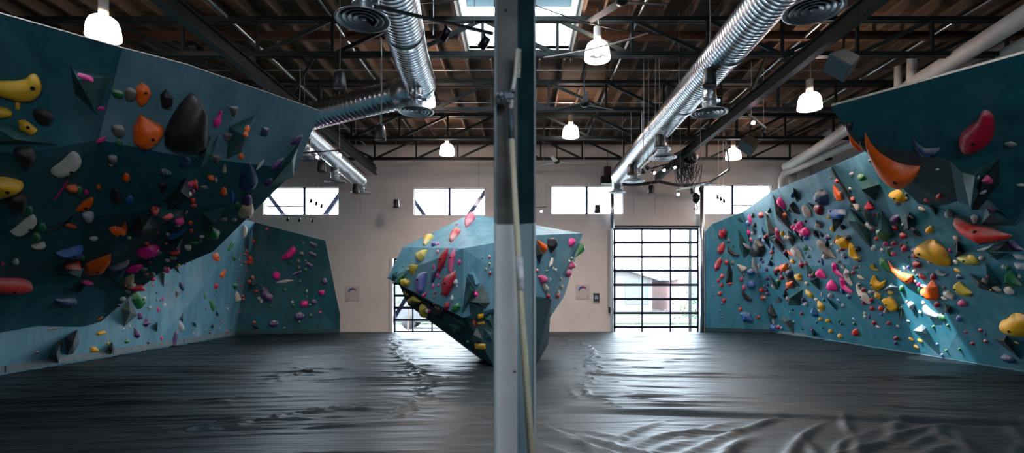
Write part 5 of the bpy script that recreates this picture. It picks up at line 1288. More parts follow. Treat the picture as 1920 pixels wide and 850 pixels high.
# right duct
e = empty('air_duct', (3.55, 12, DZ), 'long shiny spiral air duct on the right, with round diffusers along its underside', 'air duct')
local(spiral(MB(), [(3.5, 2.5, DZ), (3.55, 11, DZ), (3.58, 19.2, DZ-.03)], DR).build('duct_run', M['duct'], e, True))
for y in (4.6, 9.0, 11.6, 14.2, 16.8): local(MB().tube([(3.5+.006*y, y, DZ), (3.5+.006*y, y+.12, DZ)], DR*1.03, 28).build('joint_band', M['galv'], e, True))
local(MB().tube([(3.58, 19.1, DZ-.03), (3.58, 19.4, DZ-.06), (3.58, 19.58, DZ-.2), (3.58, 19.64, DZ-.42), (3.58, 19.64, 5.3)], [.29, .25, .21, .17, .15], 24).build('end_elbow', M['galv'], e, True))
for px, py in ((1525, 21), (1330, 212), (1243, 296), (1188, 340)):
    p = P(px, py, KD/(CY-py)*F); diffuser(e, p.x, p.y, p.z, DZ-.2, .34)
diffuser(e, 3.58, 19.64, 5.26, 5.4, .32)
for y in (6, 10.8, 14.1, 16.8): local(MB().tube([(3.55-.33, y, DZ), (3.55-.33, y, 7.3)], .006, 6).tube([(3.55+.33, y, DZ), (3.55+.33, y, 7.3)], .006, 6).build('hanger_wire', M['galv'], e))
# left duct: run, elbow, branch to the left
e = empty('air_duct', (-1.8, 8, DZ), 'shiny spiral air duct left of the pillar that turns sharply to the left', 'air duct')
local(spiral(MB(), [(-1.5, 2.5, DZ), (-1.74, 7.5, DZ), (-1.92, 9.3, DZ), (-1.98, 10.5, DZ)], .31).build('duct_run', M['duct'], e, True))
local(MB().tube([(-1.98, 10.45, DZ), (-2.0, 10.7, DZ), (-2.1, 10.95, DZ), (-2.3, 11.1, DZ), (-2.55, 11.22, DZ)], .305, 28).build('elbow', M['galv'], e, True))
local(spiral(MB(), [(-2.45, 11.17, DZ), (-5.6, 13.1, DZ)], .30, .14).build('branch', M['duct'], e, True))
for x, y in ((-1.62, 5.0), (-1.83, 8.4)): local(MB().tube([(x, y, DZ), (x-.01, y+.1, DZ)], .32, 28).build('joint_band', M['galv'], e, True))
for px, py in ((680, 38), (780, 210)):
    p = P(px, py, KD/(CY-py)*F); diffuser(e, p.x, p.y, p.z, DZ-.15, .33)
for y in (6.2, 8.6): local(MB().tube([(-2.1, y, DZ), (-2.1, y, 7.3)], .006, 6).tube([(-1.4, y, DZ), (-1.4, y, 7.3)], .006, 6).build('hanger_wire', M['galv'], e))
e = empty('air_duct', (-5.7, 15, DZ-.1), 'shiny spiral air duct far left, sloping behind the tip of the left overhang', 'air duct')
local(spiral(MB(), [(-5.55, 12.9, DZ), (-5.66, 15.2, DZ-.04), (-5.75, 19.0, DZ-.18)], .28).build('duct_run', M['duct'], e, True))
local(MB().tube([(-5.75, 18.95, DZ-.18), (-5.76, 19.2, DZ-.23), (-5.77, 19.35, DZ-.38), (-5.78, 19.4, 5.3)], [.28, .25, .20, .16], 24).build('end_elbow', M['galv'], e, True))
for px, py in ((573, 298), (628, 341)):
    p = P(px, py, KD/(CY-py)*F); diffuser(e, p.x, p.y, p.z, DZ-.25, .32)
diffuser(e, -5.78, 19.4, 5.19, 5.32, .37)

# ================================================================ PENDANT SPEAKERS
wires = 'black tapered pendant speaker on a thin wire, '
def pendant(px, py, hp, lab, mat='black', ztop=7.3):
    s = .31; d = min(20.3, 310/hp); p = P(px, py, d)
    e = empty('pendant_speaker', p, lab, 'speaker', 'pendant speakers')
    MB().lathe([(0, s*.5), (s*.27, s*.5), (s*.31, s*.45), (s*.40, -s*.40), (s*.38, -s*.5), (s*.30, -s*.46), (0, -s*.45)], (0, 0, 0), 24).build('speaker_can', M[mat], e, True)
    MB().tube([(-.08, 0, s*.5), (-.06, 0, s*.62), (0, 0, s*.70), (.06, 0, s*.62), (.08, 0, s*.5)], .007, 6).build('bail', M['rope'], e)
    MB().tube([(0, 0, s*.7), (.012, 0, (ztop-p.z)*.5), (0, 0, ztop-p.z)], .006, 6).build('wire', M['rope'], e)
pendant(637, 152, 31, wires+'large, in front of the left trusses')
pendant(713, 250, 27, 'dark grey pendant speaker on a pale cord below the left duct branch')
pendant(1330, 145, 33, wires+'before the right duct above a diffuser')
pendant(1236, 265, 24, wires+'overlapping the middle of the right duct')
pendant(1183, 318, 19, wires+'beside the right duct farthest hanging diffuser')
pendant(1221, 356, 16, wires+'below the far hose against the back wall')
pendant(743, 382, 15.4, wires+'low between the two left high windows')
pendant(1120, 392, 15.3, wires+'before the window right of the pillar')
pendant(603, 312, 21, wires+'under the far left duct')
pendant(667, 354, 17.5, wires+'at the far end of the left duct')

# ================================================================ HIGH BAY LAMPS
LAMPS = []
def highbay(px, py, wp, lab, lit=True, dmax=20.0):
    D = .50; d = D/wp*1000; p = P(px, py, d)
    e = empty('high_bay_lamp', p, lab, 'lamp', 'hanging high bay lamps')
    MB().lathe([(.10, .20), (.15, .19), (.20, .15), (.235, .06), (.25, -.06), (.255, -.14), (.25, -.15), (.23, -.14), (.225, -.05), (.21, .06), (.17, .14), (.10, .17)], (0, 0, 0), 32).build('lamp_shade', M['lampglass'], e, True)
    MB().tube([(0, 0, .19), (0, 0, .20), (0, 0, .50)], [.09, .075, .075], 18).build('ballast_housing', M['housing'], e, True)
    MB().tube([(0, 0, .5), (.02, 0, .56), (0, 0, max(.6, 7.3-p.z))], .012, 8).build('hanger', M['galv'], e)
    MB().lathe([(0, .10), (.05, .08), (.06, 0), (.045, -.07), (0, -.09)], (0, 0, 0), 16).build('bulb', M['lampglass'], e, True)
    LAMPS.append(p)
highbay(194, 55, 56, 'lit pinkish white high bay lamp above the left overhang')
highbay(1120, 98, 47, 'lit high bay lamp right of the pillar beside the skylight')
highbay(1518, 192, 42, 'lit high bay lamp left of the right overhang')
highbay(1070, 248, 31, 'lit high bay lamp in the middle, above the window right of the pillar')
highbay(838, 282, 28, 'lit high bay lamp close to the back wall left of the pillar')
highbay(1375, 290, 28, 'lit high bay lamp near the hoist, close to the back wall')
highbay(797, 186, 38, 'lit high bay lamp half hidden behind the left duct elbow')

# ================================================================ CEILING FANS
def fan(px, py, d, rz, lab, r=.85, mat='steel2'):
    p = P(px, py, d)
    e = empty('ceiling_fan', p, lab, 'fan', 'ceiling fans')
    MB().tube([(0, 0, .05), (0, 0, max(.4, 7.3-p.z))], .018, 8).build('downrod', M['blackm'], e)
    MB().lathe([(0, .12), (.06, .10), (.11, .04), (.11, -.02), (.06, -.06), (0, -.07)], (0, 0, 0), 20).build('motor', M['blackm'], e, True)
    for k in range(3):
        a = rz+k*2*PI/3; dx, dy = math.cos(a), math.sin(a)
        mb = MB(); n = 8; w = .075
        for i in range(n+1):
            t = .09+(r-.09)*i/n; ww = w*(1-.25*i/n); tw = .22
            for s_, zz in ((-1, -tw), (1, tw)):
                mb.v.append((dx*t-dy*ww*s_, dy*t+dx*ww*s_, zz*ww+.006)); mb.v.append((dx*t-dy*ww*s_, dy*t+dx*ww*s_, zz*ww-.006))
        for i in range(n):
            a0 = i*4; b0 = a0+4
            mb.f += [(a0, b0, b0+2, a0+2), (a0+1, a0+3, b0+3, b0+1), (a0, a0+1, b0+1, b0), (a0+2, b0+2, b0+3, a0+3)]
        mb.f += [(0, 2, 3, 1), (n*4, n*4+1, n*4+3, n*4+2)]
        mb.build('blade', M[mat], e)
fan(1166, 4, 9.6, .1, 'grey ceiling fan at the top of the picture, right of the skylight')
fan(1096, 196, 13.2, .45, 'grey ceiling fan between the second and third trusses right of the pillar')
fan(1044, 304, 18.6, .25, 'pale ceiling fan near the back wall right of the pillar', mat='pipe')
fan(380, 116, 12.2, 2.9, 'grey ceiling fan above the left overhang')
fan(625, 206, 14.6, .5, 'grey ceiling fan behind the left duct branch')

# ================================================================ BOX SPEAKERS, TRACK LIGHTS
def boxspk(px, py, d, s, rz, tilt, lab):
    p = P(px, py, d); e = empty('box_speaker', p, lab, 'speaker')
    R = V((0, -1, 0)).rotation_difference(V(rz).normalized()).to_matrix()@Matrix.Rotation(.45, 3, 'Y')
    prof = [(-.5, -.5), (.5, -.5), (.38, .5), (-.38, .5)]
    def pr(y): return [R@V((x*s, y*s, z*s*.8)) for x, z in ((-.5, -.5), (.5, -.5), (.5, .5), (-.5, .5))]
    a = pr(-.35); b = [R@V((x*s, .4*s, z*s*.8)) for x, z in ((-.34, -.40), (.34, -.40), (.34, .40), (-.34, .40))]
    mb = MB(); mb.v = [tuple(v) for v in a+b]; mb.f = [(3, 2, 1, 0), (4, 5, 6, 7), (0, 1, 5, 4), (1, 2, 6, 5), (2, 3, 7, 6), (3, 0, 4, 7)]
    mb.build('cabinet', M['pipe'] if False else M['housing2'], e, bevel=.01)
    g = [R@V((x*s, -.365*s, z*s*.8)) for x, z in ((-.46, -.46), (.46, -.46), (.46, .46), (-.46, .46))]; g2 = [v+R@V((0, -.012, 0)) for v in g]
    mb = MB(); mb.v = [tuple(v) for v in g+g2]; mb.f = [(0, 1, 2, 3), (7, 6, 5, 4), (0, 4, 5, 1), (1, 5, 6, 2), (2, 6, 7, 3), (3, 7, 4, 0)]
    mb.build('grille', M['grille'], e)
    MB().bar((0, 0, s*.3), (.05, 0, min(.7, 7.25-p.z)), .03).bar(R@V((s*.4, 0, 0)), (.05, 0, s*.55), .03).build('bracket', M['blackm'], e)
M['housing2'] = basic('speaker cabinet', (.13, .115, .10), .6); M['grille'] = basic('speaker grille', (.05, .10, .13), .6, noise=.2, scale=60)
boxspk(1580, 120, 9.6, .46, (-.80, -.22, -.55), 0, 'large box loudspeaker hung under the first truss above the right overhang')
boxspk(1405, 272, 16.2, .50, (-.75, -.3, -.55), 0, 'smaller box loudspeaker hung near the back wall beside the hoist')
def head(e, p, aim, lit, s=1.0):
    p = V(p); aim = V(aim).normalized(); L = .13*s
    h = empty('spotlight_head', p-e.location); h.parent = e
    def loc(o):
        return o
    MB().tube([(0, 0, .10*s), (0, 0, 0)], .012*s, 6).build('yoke', M['blackm'], h)
    MB().tube([-aim*L*.5, aim*L*.5], [.04*s, .048*s], 14).build('barrel', M['blackm'], h, True)
    if lit: MB().lathe([(0, .012), (.035*s, .006), (.042*s, 0)], aim*L*.52, 14, aim).build('lens', M['bulb'], h)
def track(a, b, heads, lab, mat='blackm', w=.035, wires=True, s=1.0):
    a = V(a); b = V(b)
    e = empty('track_light', (a+b)/2, lab, 'track light')
    local(MB().bar(a, b, w, w).build('track_rail', M[mat], e))
    if wires:
        for t in (.15, .85):
            p = a+(b-a)*t
            local(MB().tube([p, (p.x, p.y, 7.28)], .005, 5).build('suspension_wire', M['rope'], e))
    for t, aim, lit in heads: head(e, a+(b-a)*t-V((0, 0, .12*s)), aim, lit, s)
track(P(675, 5, 6.6), P(924, 63, 7.3), [(.10, (-.5, .4, -.6), 0), (.62, (-.6, .5, -.6), 0), (.93, (-.6, .4, -.7), 0), (.07, (.2, .6, -.5), 0)], 'long black track light rail with spot heads just left of the skylight', s=1.25)
track(P(1202, 316, 13.6), P(1234, 284, 12.6), [(.1, (.3, -.3, -.8), 0), (.35, (.5, -.5, -.5), 0)], 'silver angled track light rail under the right duct', 'alu')
track(P(1220, 316, 14.6), P(1266, 304, 15), [(.1, (.3, -.8, -.5), 1), (.5, (.2, -.8, -.5), 1), (.95, (.2, -.8, -.5), 1)], 'short black track rail with three lit spots left of the hoist')
track(P(1268, 356, 15.4), P(1322, 346, 14.6), [(.08, (-.3, -.8, -.5), 1), (.55, (0, -.4, -.8), 0), (.85, (0, -.4, -.8), 0)], 'thin track rail with small spots hanging below the hoist', 'alu')
track(P(1404, 214, 13), P(1436, 240, 13), [(.2, (-.1, -.9, -.3), 1), (.9, (.2, .2, -.8), 0)], 'short tilted black track rail with one lit pink spot', s=1.2)
track(P(556, 288, 13.2), P(650, 281, 13.8), [(.42, (.1, -.9, -.4), 1), (.87, (.1, -.9, -.4), 1)], 'thin track rail with two lit spots under the far left duct', 'blackm')
track(P(984, 391, 18.5), P(1025, 388, 18.5), [(.75, (0, -.9, -.5), 1)], 'small track rail with one lit bulb just right of the pillar', w=.025)
track(P(530, 405, 19.8), P(592, 408, 19.8), [(.15, (0, -.3, -.9), 0), (.5, (0, -.3, -.9), 0), (.9, (0, -.3, -.9), 0)], 'small dark spots in a row below the leftmost high window', w=.02)
track(P(582, 370, 18.8), P(604, 381, 18.8), [(.05, (0, -.3, -.9), 0), (.5, (0, -.3, -.9), 0), (.95, (0, -.3, -.9), 0)], 'tiny dark track light hanging in front of the leftmost high window', w=.02)
track(P(1345, 363, 19), P(1358, 371, 19), [(.05, (0, -.3, -.9), 0), (.5, (0, -.3, -.9), 0), (.95, (0, -.3, -.9), 0)], 'tiny dark track light hanging in front of the rightmost high window', w=.02)

# ================================================================ HOIST
hp = P(1285, 303, 17.6)
e = empty('chain_hoist', hp, 'dark electric chain hoist with looped cables at the end of the right crane beam', 'hoist')
MB().box((-.42, -.2, -.28), (-.10, .2, .16)).build('gear_case', M['blackm'], e, bevel=.02)
MB().lathe([(0, -.16), (.18, -.15), (.21, -.10), (.21, .12), (.18, .16), (.08, .18), (0, .18)], (.16, 0, .10), 28, (.35, -1, 0)).build('motor', M['blackm'], e, True)
MB().lathe([(.10, .0), (.14, .02), (.10, .04)], (.16+.07, -.20, .10), 20, (.35, -1, 0)).build('motor_badge', M['galv'], e, True)
MB().box((-.12, -.1, .16), (.16, .1, 6.02-hp.z)).box((-.2, -.14, .24), (.22, .14, .32)).build('trolley', M['steel2'], e)
r3 = random.Random(11); mb = MB()
for k in range(22):
    xa = r3.uniform(-.38, .1); xb = xa+r3.uniform(.15, .5); dz = r3.uniform(.35, .8); y = r3.uniform(-.16, .16)
    mb.tube([(xa+(xb-xa)*t, y+.05*math.sin(6*t), -.1-dz*4*t*(1-t)*(1+.2*math.sin(7*t+k))) for t in [i/12 for i in range(13)]], .012, 6)
tag(mb.build('cable_loops', M['black'], e, True), kind='stuff')
# long festoon hose
pts = []
for a, b, s in (((1160, 345), (1235, 340), 6), ((1235, 340), (1320, 346), 8), ((1320, 346), (1332, 342), 2)):
    for i in range(10):
        t = i/10; pts.append(P(a[0]+(b[0]-a[0])*t, a[1]+(b[1]-a[1])*t+s*4*t*(1-t)*.6, 20.2))
pipe_thing('festoon_cable', pts, .06, 'black', 'thick black cable hose drooping along the back wall above the roller door', 'hose', 8)
e = empty('crane_hook', P(1305, 372, 17), 'black crane hook block hanging below the hoist', 'hook')
MB().lathe([(0, .18), (.05, .17), (.12, .08), (.13, 0), (.10, -.09), (.04, -.16), (0, -.17)], (0, 0, 0), 20, None).build('hook_block', M['blackm'], e, True)
MB().tube([(0, 0, -.16), (0, 0, -.22), (.05, 0, -.27), (.05, 0, -.33), (0, 0, -.37), (-.05, 0, -.34), (-.055, 0, -.30)], [.02, .02, .024, .024, .022, .016, .008], 8).build('hook', M['blackm'], e, True)
MB().tube([(-.04, 0, .17), (-.12, 0, 1.0)], .006, 5).tube([(.04, 0, .17), (-.02, 0, 1.0)], .006, 5).build('hoist_chain', M['blackm'], e)
# silver arm right of the hoist
pipe_thing('support_arm', [P(1300, 347, 17.2), P(1330, 343, 17.2), P(1368, 318, 17.2)], .045, 'galv', 'slanting silver pipe arm right of the hoist above the window', 'pipe')
pipe_thing('support_arm', [P(1367, 318, 17.2), P(1364, 284, 17.2), P(1357, 245, 17.2)], .03, 'pipe', 'brownish vertical strut in front of the lamp near the hoist', 'pipe')
# angled stub and beams near the back wall
o = MB().bar(P(1232, 334, 19.5), P(1264, 306, 18.2), .16, .22).build('steel_stub', M['steel2']); recentre(o); tag(o, 'short angled steel channel behind the lit spots by the right duct', 'beam')
o = MB().ibeam(P(640, 262, 16.6), P(705, 322, 19.9), .10, .22).build('steel_stub', M['steel2']); recentre(o); tag(o, 'dark angled steel beam end behind the far left duct', 'beam')
# wall heater
e = empty('wall_heater', P(1140, 330, 20.7), 'small dark red and black unit mounted on the back wall above the window', 'heater')
MB().box((-.15, -.1, -.05), (.12, .1, .35)).build('case', basic('maroon casing', (.045, .006, .014), .5), e, bevel=.01)
MB().box((-.28, -.14, -.32), (.16, .14, -.03)).build('mounting_tray', M['blackm'], e)
MB().tube([(-.02, 0, .35), (-.02, 0, 1.0)], .012, 6).build('pipe', M['blackm'], e)

# ================================================================ PIPES ON THE RIGHT, WALL POSTS
pipe_thing('insulated_pipe', [P(1474, 312, 20.3), P(1530, 281, 17.6), P(1600, 234, 15.2), P(1725, 150, 11.9), P(1850, 74, 10.0), P(1990, -14, 8.4)], .17, 'pipe', 'thick white jacketed pipe running along the top of the right wall, upper one', 'pipe', 20)
pipe_thing('insulated_pipe', [P(1466, 380, 20.4), P(1466, 335, 20.4), P(1472, 324, 20.2), P(1490, 318, 19.9), P(1620, 258, 16.2), P(1750, 170, 13.0), P(1880, 104, 10.8), P(2000, 40, 9.6)], .13, 'pipe', 'thick white jacketed pipe on the right that bends down beside the rightmost window', 'pipe', 20)
pipe_thing('insulated_pipe', [P(1486, 380, 20.6), P(1486, 325, 20.6)], .14, 'pipe', 'short vertical white pipe behind the bent pipe at the right wall top', 'pipe', 16)
pipe_thing('insulated_pipe', [P(1710, 165, 12.0), P(1709, 150, 12.0), P(1710, 110, 12.0)], .10, 'pipe', 'vertical white pipe stub rising from behind the right overhang, nearer one', 'pipe', 16)
pipe_thing('insulated_pipe', [P(1684, 175, 12.6), P(1684, 125, 12.6)], .085, 'pipe', 'vertical white pipe stub rising from behind the right overhang, farther one', 'pipe', 16)
pipe_thing('steel_post', [(px_x(1316, 20.6), 20.6, -.05), (px_x(1316, 20.6), 20.6, py_z(346, 20.6))], .085, 'galv', 'round silver post standing at the right edge of the roller door', 'post', 16)
pipe_thing('steel_post', [(px_x(1148, 20.75), 20.75, py_z(428, 20.75)), (px_x(1148, 20.75), 20.75, py_z(362, 20.75))], .075, 'galv', 'short silver post above the left corner of the roller door', 'post', 16)
# pull chain of the door
e = empty('door_chain', (px_x(1141), BY-.12, 1.0), 'thin dark pull chain hanging on the wall left of the roller door', 'chain')
local(MB().tube([(px_x(1141), BY-.12, 4.0), (px_x(1141), BY-.12, .95)], .008, 5).tube([(px_x(1138), BY-.12, 4.0), (px_x(1138), BY-.12, .95)], .006, 5).build('chain', M['blackm'], e))
local(MB().box((px_x(1140), BY-.16, .75), (px_x(1143.5), BY-.08, .98)).build('chain_keeper', M['black'], e))
# hanging cords
for px, y0, y1, d, l in ((1003, 240, 390, 18.5, 'pale cord hanging down to the small bulb right of the pillar'), (1095, 268, 300, 18.6, 'thin dark rod above the fan near the back wall'), (1206, 60, 312, 13.6, 'thin pale cord beside the right duct, left one'), (1215, 60, 310, 13.6, 'thin pale cord beside the right duct, right one'), (715, 70, 235, 9.5, 'pale cord in front of the left duct'), (562, 120, 190, 11.5, 'pale cord hanging above the tip of the left overhang'), (570, 300, 352, 18.8, 'thin wire hanging in front of the leftmost high window'), (594, 300, 352, 18.8, 'second thin wire in front of the leftmost high window')):
    pipe_thing('hanging_cord', [P(px, y0, d), P(px+1, (y0+y1)/2, d), P(px, y1, d)], .010 if d > 12 else .008, 'rope', l, 'cord', 6)

# ================================================================ POSTERS, OUTLET
def swirl(parent, cx, cz, y, s):
    cols = [('swirl yellow', (.65, .60, .08)), ('swirl blue', (.05, .18, .40)), ('swirl navy', (.10, .06, .30)), ('swirl magenta', (.45, .04, .20)), ('swirl pale blue', (.30, .42, .62))]
    for k, (nm, c) in enumerate(cols):
        if nm not in M: M[nm] = basic(nm, c, .6)
        mb = MB(); n = 8; r0, r1 = .5*s, .78*s
        lo_, hi_ = math.radians(215-k*42), math.radians(215-(k+1)*42)
        for i in range(n+1):
            a = lo_+(hi_-lo_)*i/n; tt = (k+i/n)/5; w = math.sin(PI*min(1, max(.05, tt)))**.7
            rm = .62*s; hw = .17*s*w
            for q in (rm-hw, rm+hw): mb.v.append((cx+q*math.cos(a), y, cz+q*math.sin(a)))
        for i in range(n): mb.f.append((2*i, 2*i+1, 2*i+3, 2*i+2))
        local(mb.build('swirl_print', M[nm], parent))
for (a, b, c, d), lab in (((648, 675, 537, 564), 'square beige poster with a colourful crescent swirl, left of the boulder'), ((1079, 1106, 534, 561), 'square beige poster with a colourful crescent swirl, right of the boulder')):
    x0, x1, z0, z1 = px_x(a), px_x(b), py_z(d), py_z(c)
    e = empty('poster', ((x0+x1)/2, BY-.02, z0), lab, 'poster')
    if 'poster paper' not in M: M['poster paper'] = basic('poster paper', (.62, .55, .53), .6)
    local(MB().box((x0, BY-.025, z0), (x1, BY-.002, z1)).build('canvas', M['poster paper'], e))
    swirl(e, (x0+x1)/2+.01, (z0+z1)/2+.02, BY-.029, .26)
    local(MB().box((x1-.10, BY-.028, z0+.05), (x1-.05, BY-.0255, z0+.10)).box((x0+.03, BY-.028, z0+.05), (x0+.18, BY-.0255, z0+.075)).build('small_print', M['wallg'], e))
e = empty('wall_tag', (px_x(651), BY-.01, py_z(565)), 'tiny tan tag on the wall below the left poster', 'tag')
local(MB().box((px_x(649), BY-.02, py_z(567)), (px_x(653), BY-.002, py_z(564.5))).build('tag_plate', M['ht'], e))
e = empty('scroll_poster', (px_x(1118), BY-.02, py_z(568)), 'small dark hanging scroll poster with wooden rails left of the roller door', 'poster')
x0, x1, z0, z1 = px_x(1112.5), px_x(1124), py_z(567), py_z(550)
M['scroll'] = basic('scroll print', (.03, .07, .11), .6, noise=.8, scale=14)
local(MB().box((x0, BY-.02, z0), (x1, BY-.008, z1)).build('print', M['scroll'], e))
local(MB().box((x0+.05, BY-.023, z0+.14), (x1-.05, BY-.0205, z0+.19)).box((x0+.07, BY-.023, z0+.22), (x1-.09, BY-.0205, z0+.25)).build('white_motif', M['white'], e))
for z in (z0, z1): local(MB().box((x0-.02, BY-.035, z-.012), (x1+.02, BY-.002, z+.012)).build('wooden_rail', M['ht'], e))
for px, l in ((714.5, 'white wall outlet just above the mat left of the glazed door'), (1128, 'white wall outlet just above the mat left of the roller door')):
    e = empty('wall_outlet', (px_x(px), BY-.01, py_z(624)), l, 'outlet')
    local(MB().box((px_x(px)-.035, BY-.012, py_z(625)), (px_x(px)+.035, BY-.001, py_z(620))).build('cover_plate', M['white'], e))
    local(MB().box((px_x(px)-.012, BY-.015, py_z(623.5)), (px_x(px)+.012, BY-.0125, py_z(621.8))).build('socket', M['wallg'], e))
# ================================================================ PILLAR with brush pole
D0 = 3.30
xl, xr = (926-CX)*D0/F, (1004-CX)*D0/F
e = empty('steel_pillar', ((xl+xr)/2, D0, -.05), 'steel column in the foreground, dark above and pale grey below eye height', 'pillar')
ZP = py_z(418, D0)
def pm(name, c, r=.45, no=.25, met=.0): return basic(name, c, r, met, noise=no, scale=5)
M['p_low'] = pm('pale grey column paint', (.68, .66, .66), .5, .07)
M['p_low2'] = pm('pale column shade-tone paint', (.34, .48, .53), .5, .07)  # lower side plate: its weaker light is put into the paint tone
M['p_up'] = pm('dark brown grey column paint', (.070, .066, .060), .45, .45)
M['p_up2'] = pm('dark column shade-tone paint', (.008, .042, .052), .4, .35)  # upper side plate: shade coloured into the paint
M['p_rim'] = pm('worn column edge', (.14, .17, .19), .4, .3)
M['p_rim2'] = pm('pale column edge', (.42, .46, .48), .45, .1)
def pillar_part(z0, z1, web, flange, rim, tag_):
    t = .012; dp = .085; xm = (968-CX)*D0/F
    yb = D0+dp
    local(MB().box((xl+t, yb, z0), (xm+.01, yb+.012, z1)).build('web_plate_'+tag_, web, e))
    mb = MB(); i = len(mb.v)
    for z in (z0, z1):
        mb.v += [(xm+.004, yb+.002, z), (xr-t, D0+.012, z), (xr-t+.004, D0+.05, z), (xm+.02, yb+.02, z)]
    mb.f = [(0, 3, 2, 1), (4, 5, 6, 7), (0, 1, 5, 4), (1, 2, 6, 5), (2, 3, 7, 6), (3, 0, 4, 7)]
    local(mb.build('side_plate_'+tag_, flange, e))
    local(MB().box((xl, D0, z0), (xl+t+.003, D0+.17, z1)).build('flange_'+tag_, rim, e, bevel=.004))
    local(MB().box((xr-t, D0, z0), (xr+.002, D0+.17, z1)).build('flange_'+tag_, rim, e, bevel=.004))
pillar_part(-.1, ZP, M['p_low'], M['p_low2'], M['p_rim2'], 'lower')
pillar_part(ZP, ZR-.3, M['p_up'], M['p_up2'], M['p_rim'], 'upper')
for px, py in ((965, 697), (980, 754), (976, 20), (948, 20)):
    p = P(px, py, D0+.083); local(MB().lathe([(0, .0), (.006, .0), (.008, .004)], (p.x, p.y-.001, p.z), 10, (0, -1, 0)).build('bolt_hole', M['bolt'], e))
# brush pole leaning in the channel
M['bamboo'] = wood('pale wooden pole', (.50, .44, .30), (.72, .66, .50), 2, 3, .5)
M['bristle'] = basic('cream bristles', (.62, .58, .48), .8, noise=.3, scale=60)
M['tape'] = basic('dark tape', (.05, .075, .09), .5)
M['sleeve'] = basic('white label sleeve', (.62, .62, .66), .5, noise=.3, scale=30)
M['handle'] = basic('pale brush handle', (.50, .46, .44), .5)
dB = D0-.02
top, bot = P(958, 240, dB), P(1000, 905, dB-.12)
e = empty('brush_pole', bot, 'pale wooden pole with a scrubbing brush clamped to its top, leaning on the pillar', 'brush')
def mid(a, b, t): return V(a)+(V(b)-V(a))*t
local(MB().tube([bot, mid(bot, top, .5)+V((-.006, 0, 0)), top], [.024, .020, .017], 16).build('pole', M['bamboo'], e, True))
def along(y): return mid(bot, top, (905-y)/(905-240))
local(MB().tube([along(262), P(957, 205, dB)], .019, 16).build('tape_wrap', M['tape'], e, True))
local(MB().tube([along(552), along(488)], .0235, 16).build('label_sleeve', M['sleeve'], e, True))
local(MB().tube([P(957, 212, dB), P(959, 180, dB), P(966, 140, dB), P(970, 92, dB)], [.014, .016, .012, .013], 14).build('brush_handle', M['handle'], e, True))
br = MB()
rr = random.Random(2)
for i in range(15):
    for j in range(4):
        y = 94+i*3.6; p = P(971+rr.uniform(-.4, .4)+(y-94)*-.03, y, dB+(j-1.5)*.008)
        br.tube([p, p+V((.020, 0, rr.uniform(-.002, .002)))], [.0035, .0028], 5)
tag(local(br.build('bristles', M['bristle'], e)), kind='stuff')
# clamp
cl = empty('pole_clamp', P(950, 180, dB), 'dark grey screw clamp holding the brush pole to the pillar', 'clamp')
c0 = cl.location
M['clampm'] = basic('clamp metal', (.13, .16, .19), .35, .6)
local(MB().tube([P(938, 182, dB-.02), P(966, 178, dB-.02)], .010, 10).build('screw', M['clampm'], cl, True))
for px, py in ((937, 179), (963, 171), (941, 186)): local(MB().lathe([(0, .014), (.012, .010), (.016, 0), (.012, -.010), (0, -.014)], P(px, py, dB-.03), 12, (1, 0, .1)).build('wing_knob', M['clampm'], cl, True))
local(MB().tube([P(950, 168, dB-.02), P(946, 178, dB-.02), P(950, 190, dB-.02), P(958, 192, dB-.02)], .011, 8).build('jaw', M['clampm'], cl, True))
local(MB().box(P(946, 190, dB+.02), P(964, 172, dB-.03)).build('clamp_body', M['clampm'], cl, bevel=.006))
local(MB().bar(P(932, 180, dB-.01), P(950, 180, dB+.01), .022, .03).build('clamp_arm', M['clampm'], cl))

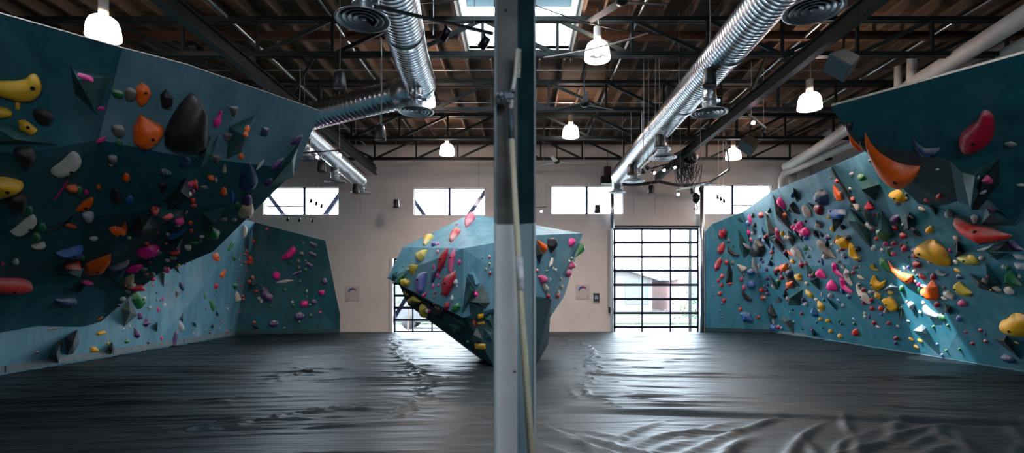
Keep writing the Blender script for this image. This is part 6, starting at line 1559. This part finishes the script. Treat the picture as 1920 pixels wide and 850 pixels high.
# ================================================================ LIGHT
w = bpy.data.worlds.new('World'); SC.world = w; w.use_nodes = True
bg = w.node_tree.nodes['Background']; bg.inputs[0].default_value = (.80, .92, 1.0, 1); bg.inputs[1].default_value = WORLD
def area(name, loc, rot, sx, sy, power, col=(1, 1, 1), portal=False, spread=None):
    l = bpy.data.lights.new(name, 'AREA'); l.shape = 'RECTANGLE'; l.size = sx; l.size_y = sy; l.energy = power; l.color = col
    if spread: l.spread = spread
    l.cycles.is_portal = portal
    o = bpy.data.objects.new(name, l); COL.objects.link(o); o.location = loc; o.rotation_euler = rot
    return o
for i, (x0, x1, z0, z1) in enumerate(holes):
    area('daylight_portal', ((x0+x1)/2, BY+.27, (z0+z1)/2), (-PI/2, 0, 0), x1-x0, z1-z0, 1, portal=True)
for a, b, c, d in FILL_WIN: area('daylight_portal', ((a+b)/2, YF-.27, (c+d)/2), (PI/2, 0, 0), b-a, d-c, 1, portal=True)
for i, (x0, x1, y0, y1) in enumerate(SKY):
    area('daylight_portal', ((x0+x1)/2, (y0+y1)/2, ZR+.9), (0, 0, 0), x1-x0, y1-y0, 1, portal=True)
for p in LAMPS:
    l = bpy.data.lights.new('lamp_light', 'SPOT'); l.energy = LAMPW; l.color = (1, .80, .66); l.spot_size = 2.75; l.spot_blend = .6; l.shadow_soft_size = .12
    o = bpy.data.objects.new('lamp_light', l); COL.objects.link(o); o.location = p+V((0, 0, -.02))
    l = bpy.data.lights.new('lamp_glow', 'POINT'); l.energy = LAMPW*.16; l.color = (1, .72, .52); l.shadow_soft_size = .2
    o = bpy.data.objects.new('lamp_glow', l); COL.objects.link(o); o.location = p+V((0, 0, .34))
# added spot standing in for the light beam on the right wall
def spot(src, dst, power, size, blend, col, soft=.03):
    l = bpy.data.lights.new('wall_patch_spot', 'SPOT'); l.energy = power; l.spot_size = size; l.spot_blend = blend; l.color = col; l.shadow_soft_size = soft
    o = bpy.data.objects.new('wall_patch_spot', l); COL.objects.link(o); o.location = src
    o.rotation_euler = (V(dst)-V(src)).to_track_quat('-Z', 'Y').to_euler()
for s, d, pw, sz in SPOTS: spot(s, d, pw, sz, .35, (.92, .97, 1))

# ================================================================ CAMERA
cd = bpy.data.cameras.new('camera'); cam = bpy.data.objects.new('camera', cd); COL.objects.link(cam)
cam.location = CAM; cam.rotation_euler = (PI/2, 0, 0)
cd.sensor_width = 36; cd.lens = F/1920*36; cd.shift_x = (960-CX)/1920; cd.shift_y = (CY-425)/1920
cd.clip_start = .05; cd.clip_end = 400
cd.dof.use_dof = True; cd.dof.focus_distance = 14.5; cd.dof.aperture_fstop = 1.3
SC.camera = cam
SC.view_settings.view_transform = 'Standard'; SC.view_settings.look = 'None'; SC.view_settings.gamma = 1; SC.view_settings.use_curve_mapping = False
SC.view_settings.exposure = EXPO
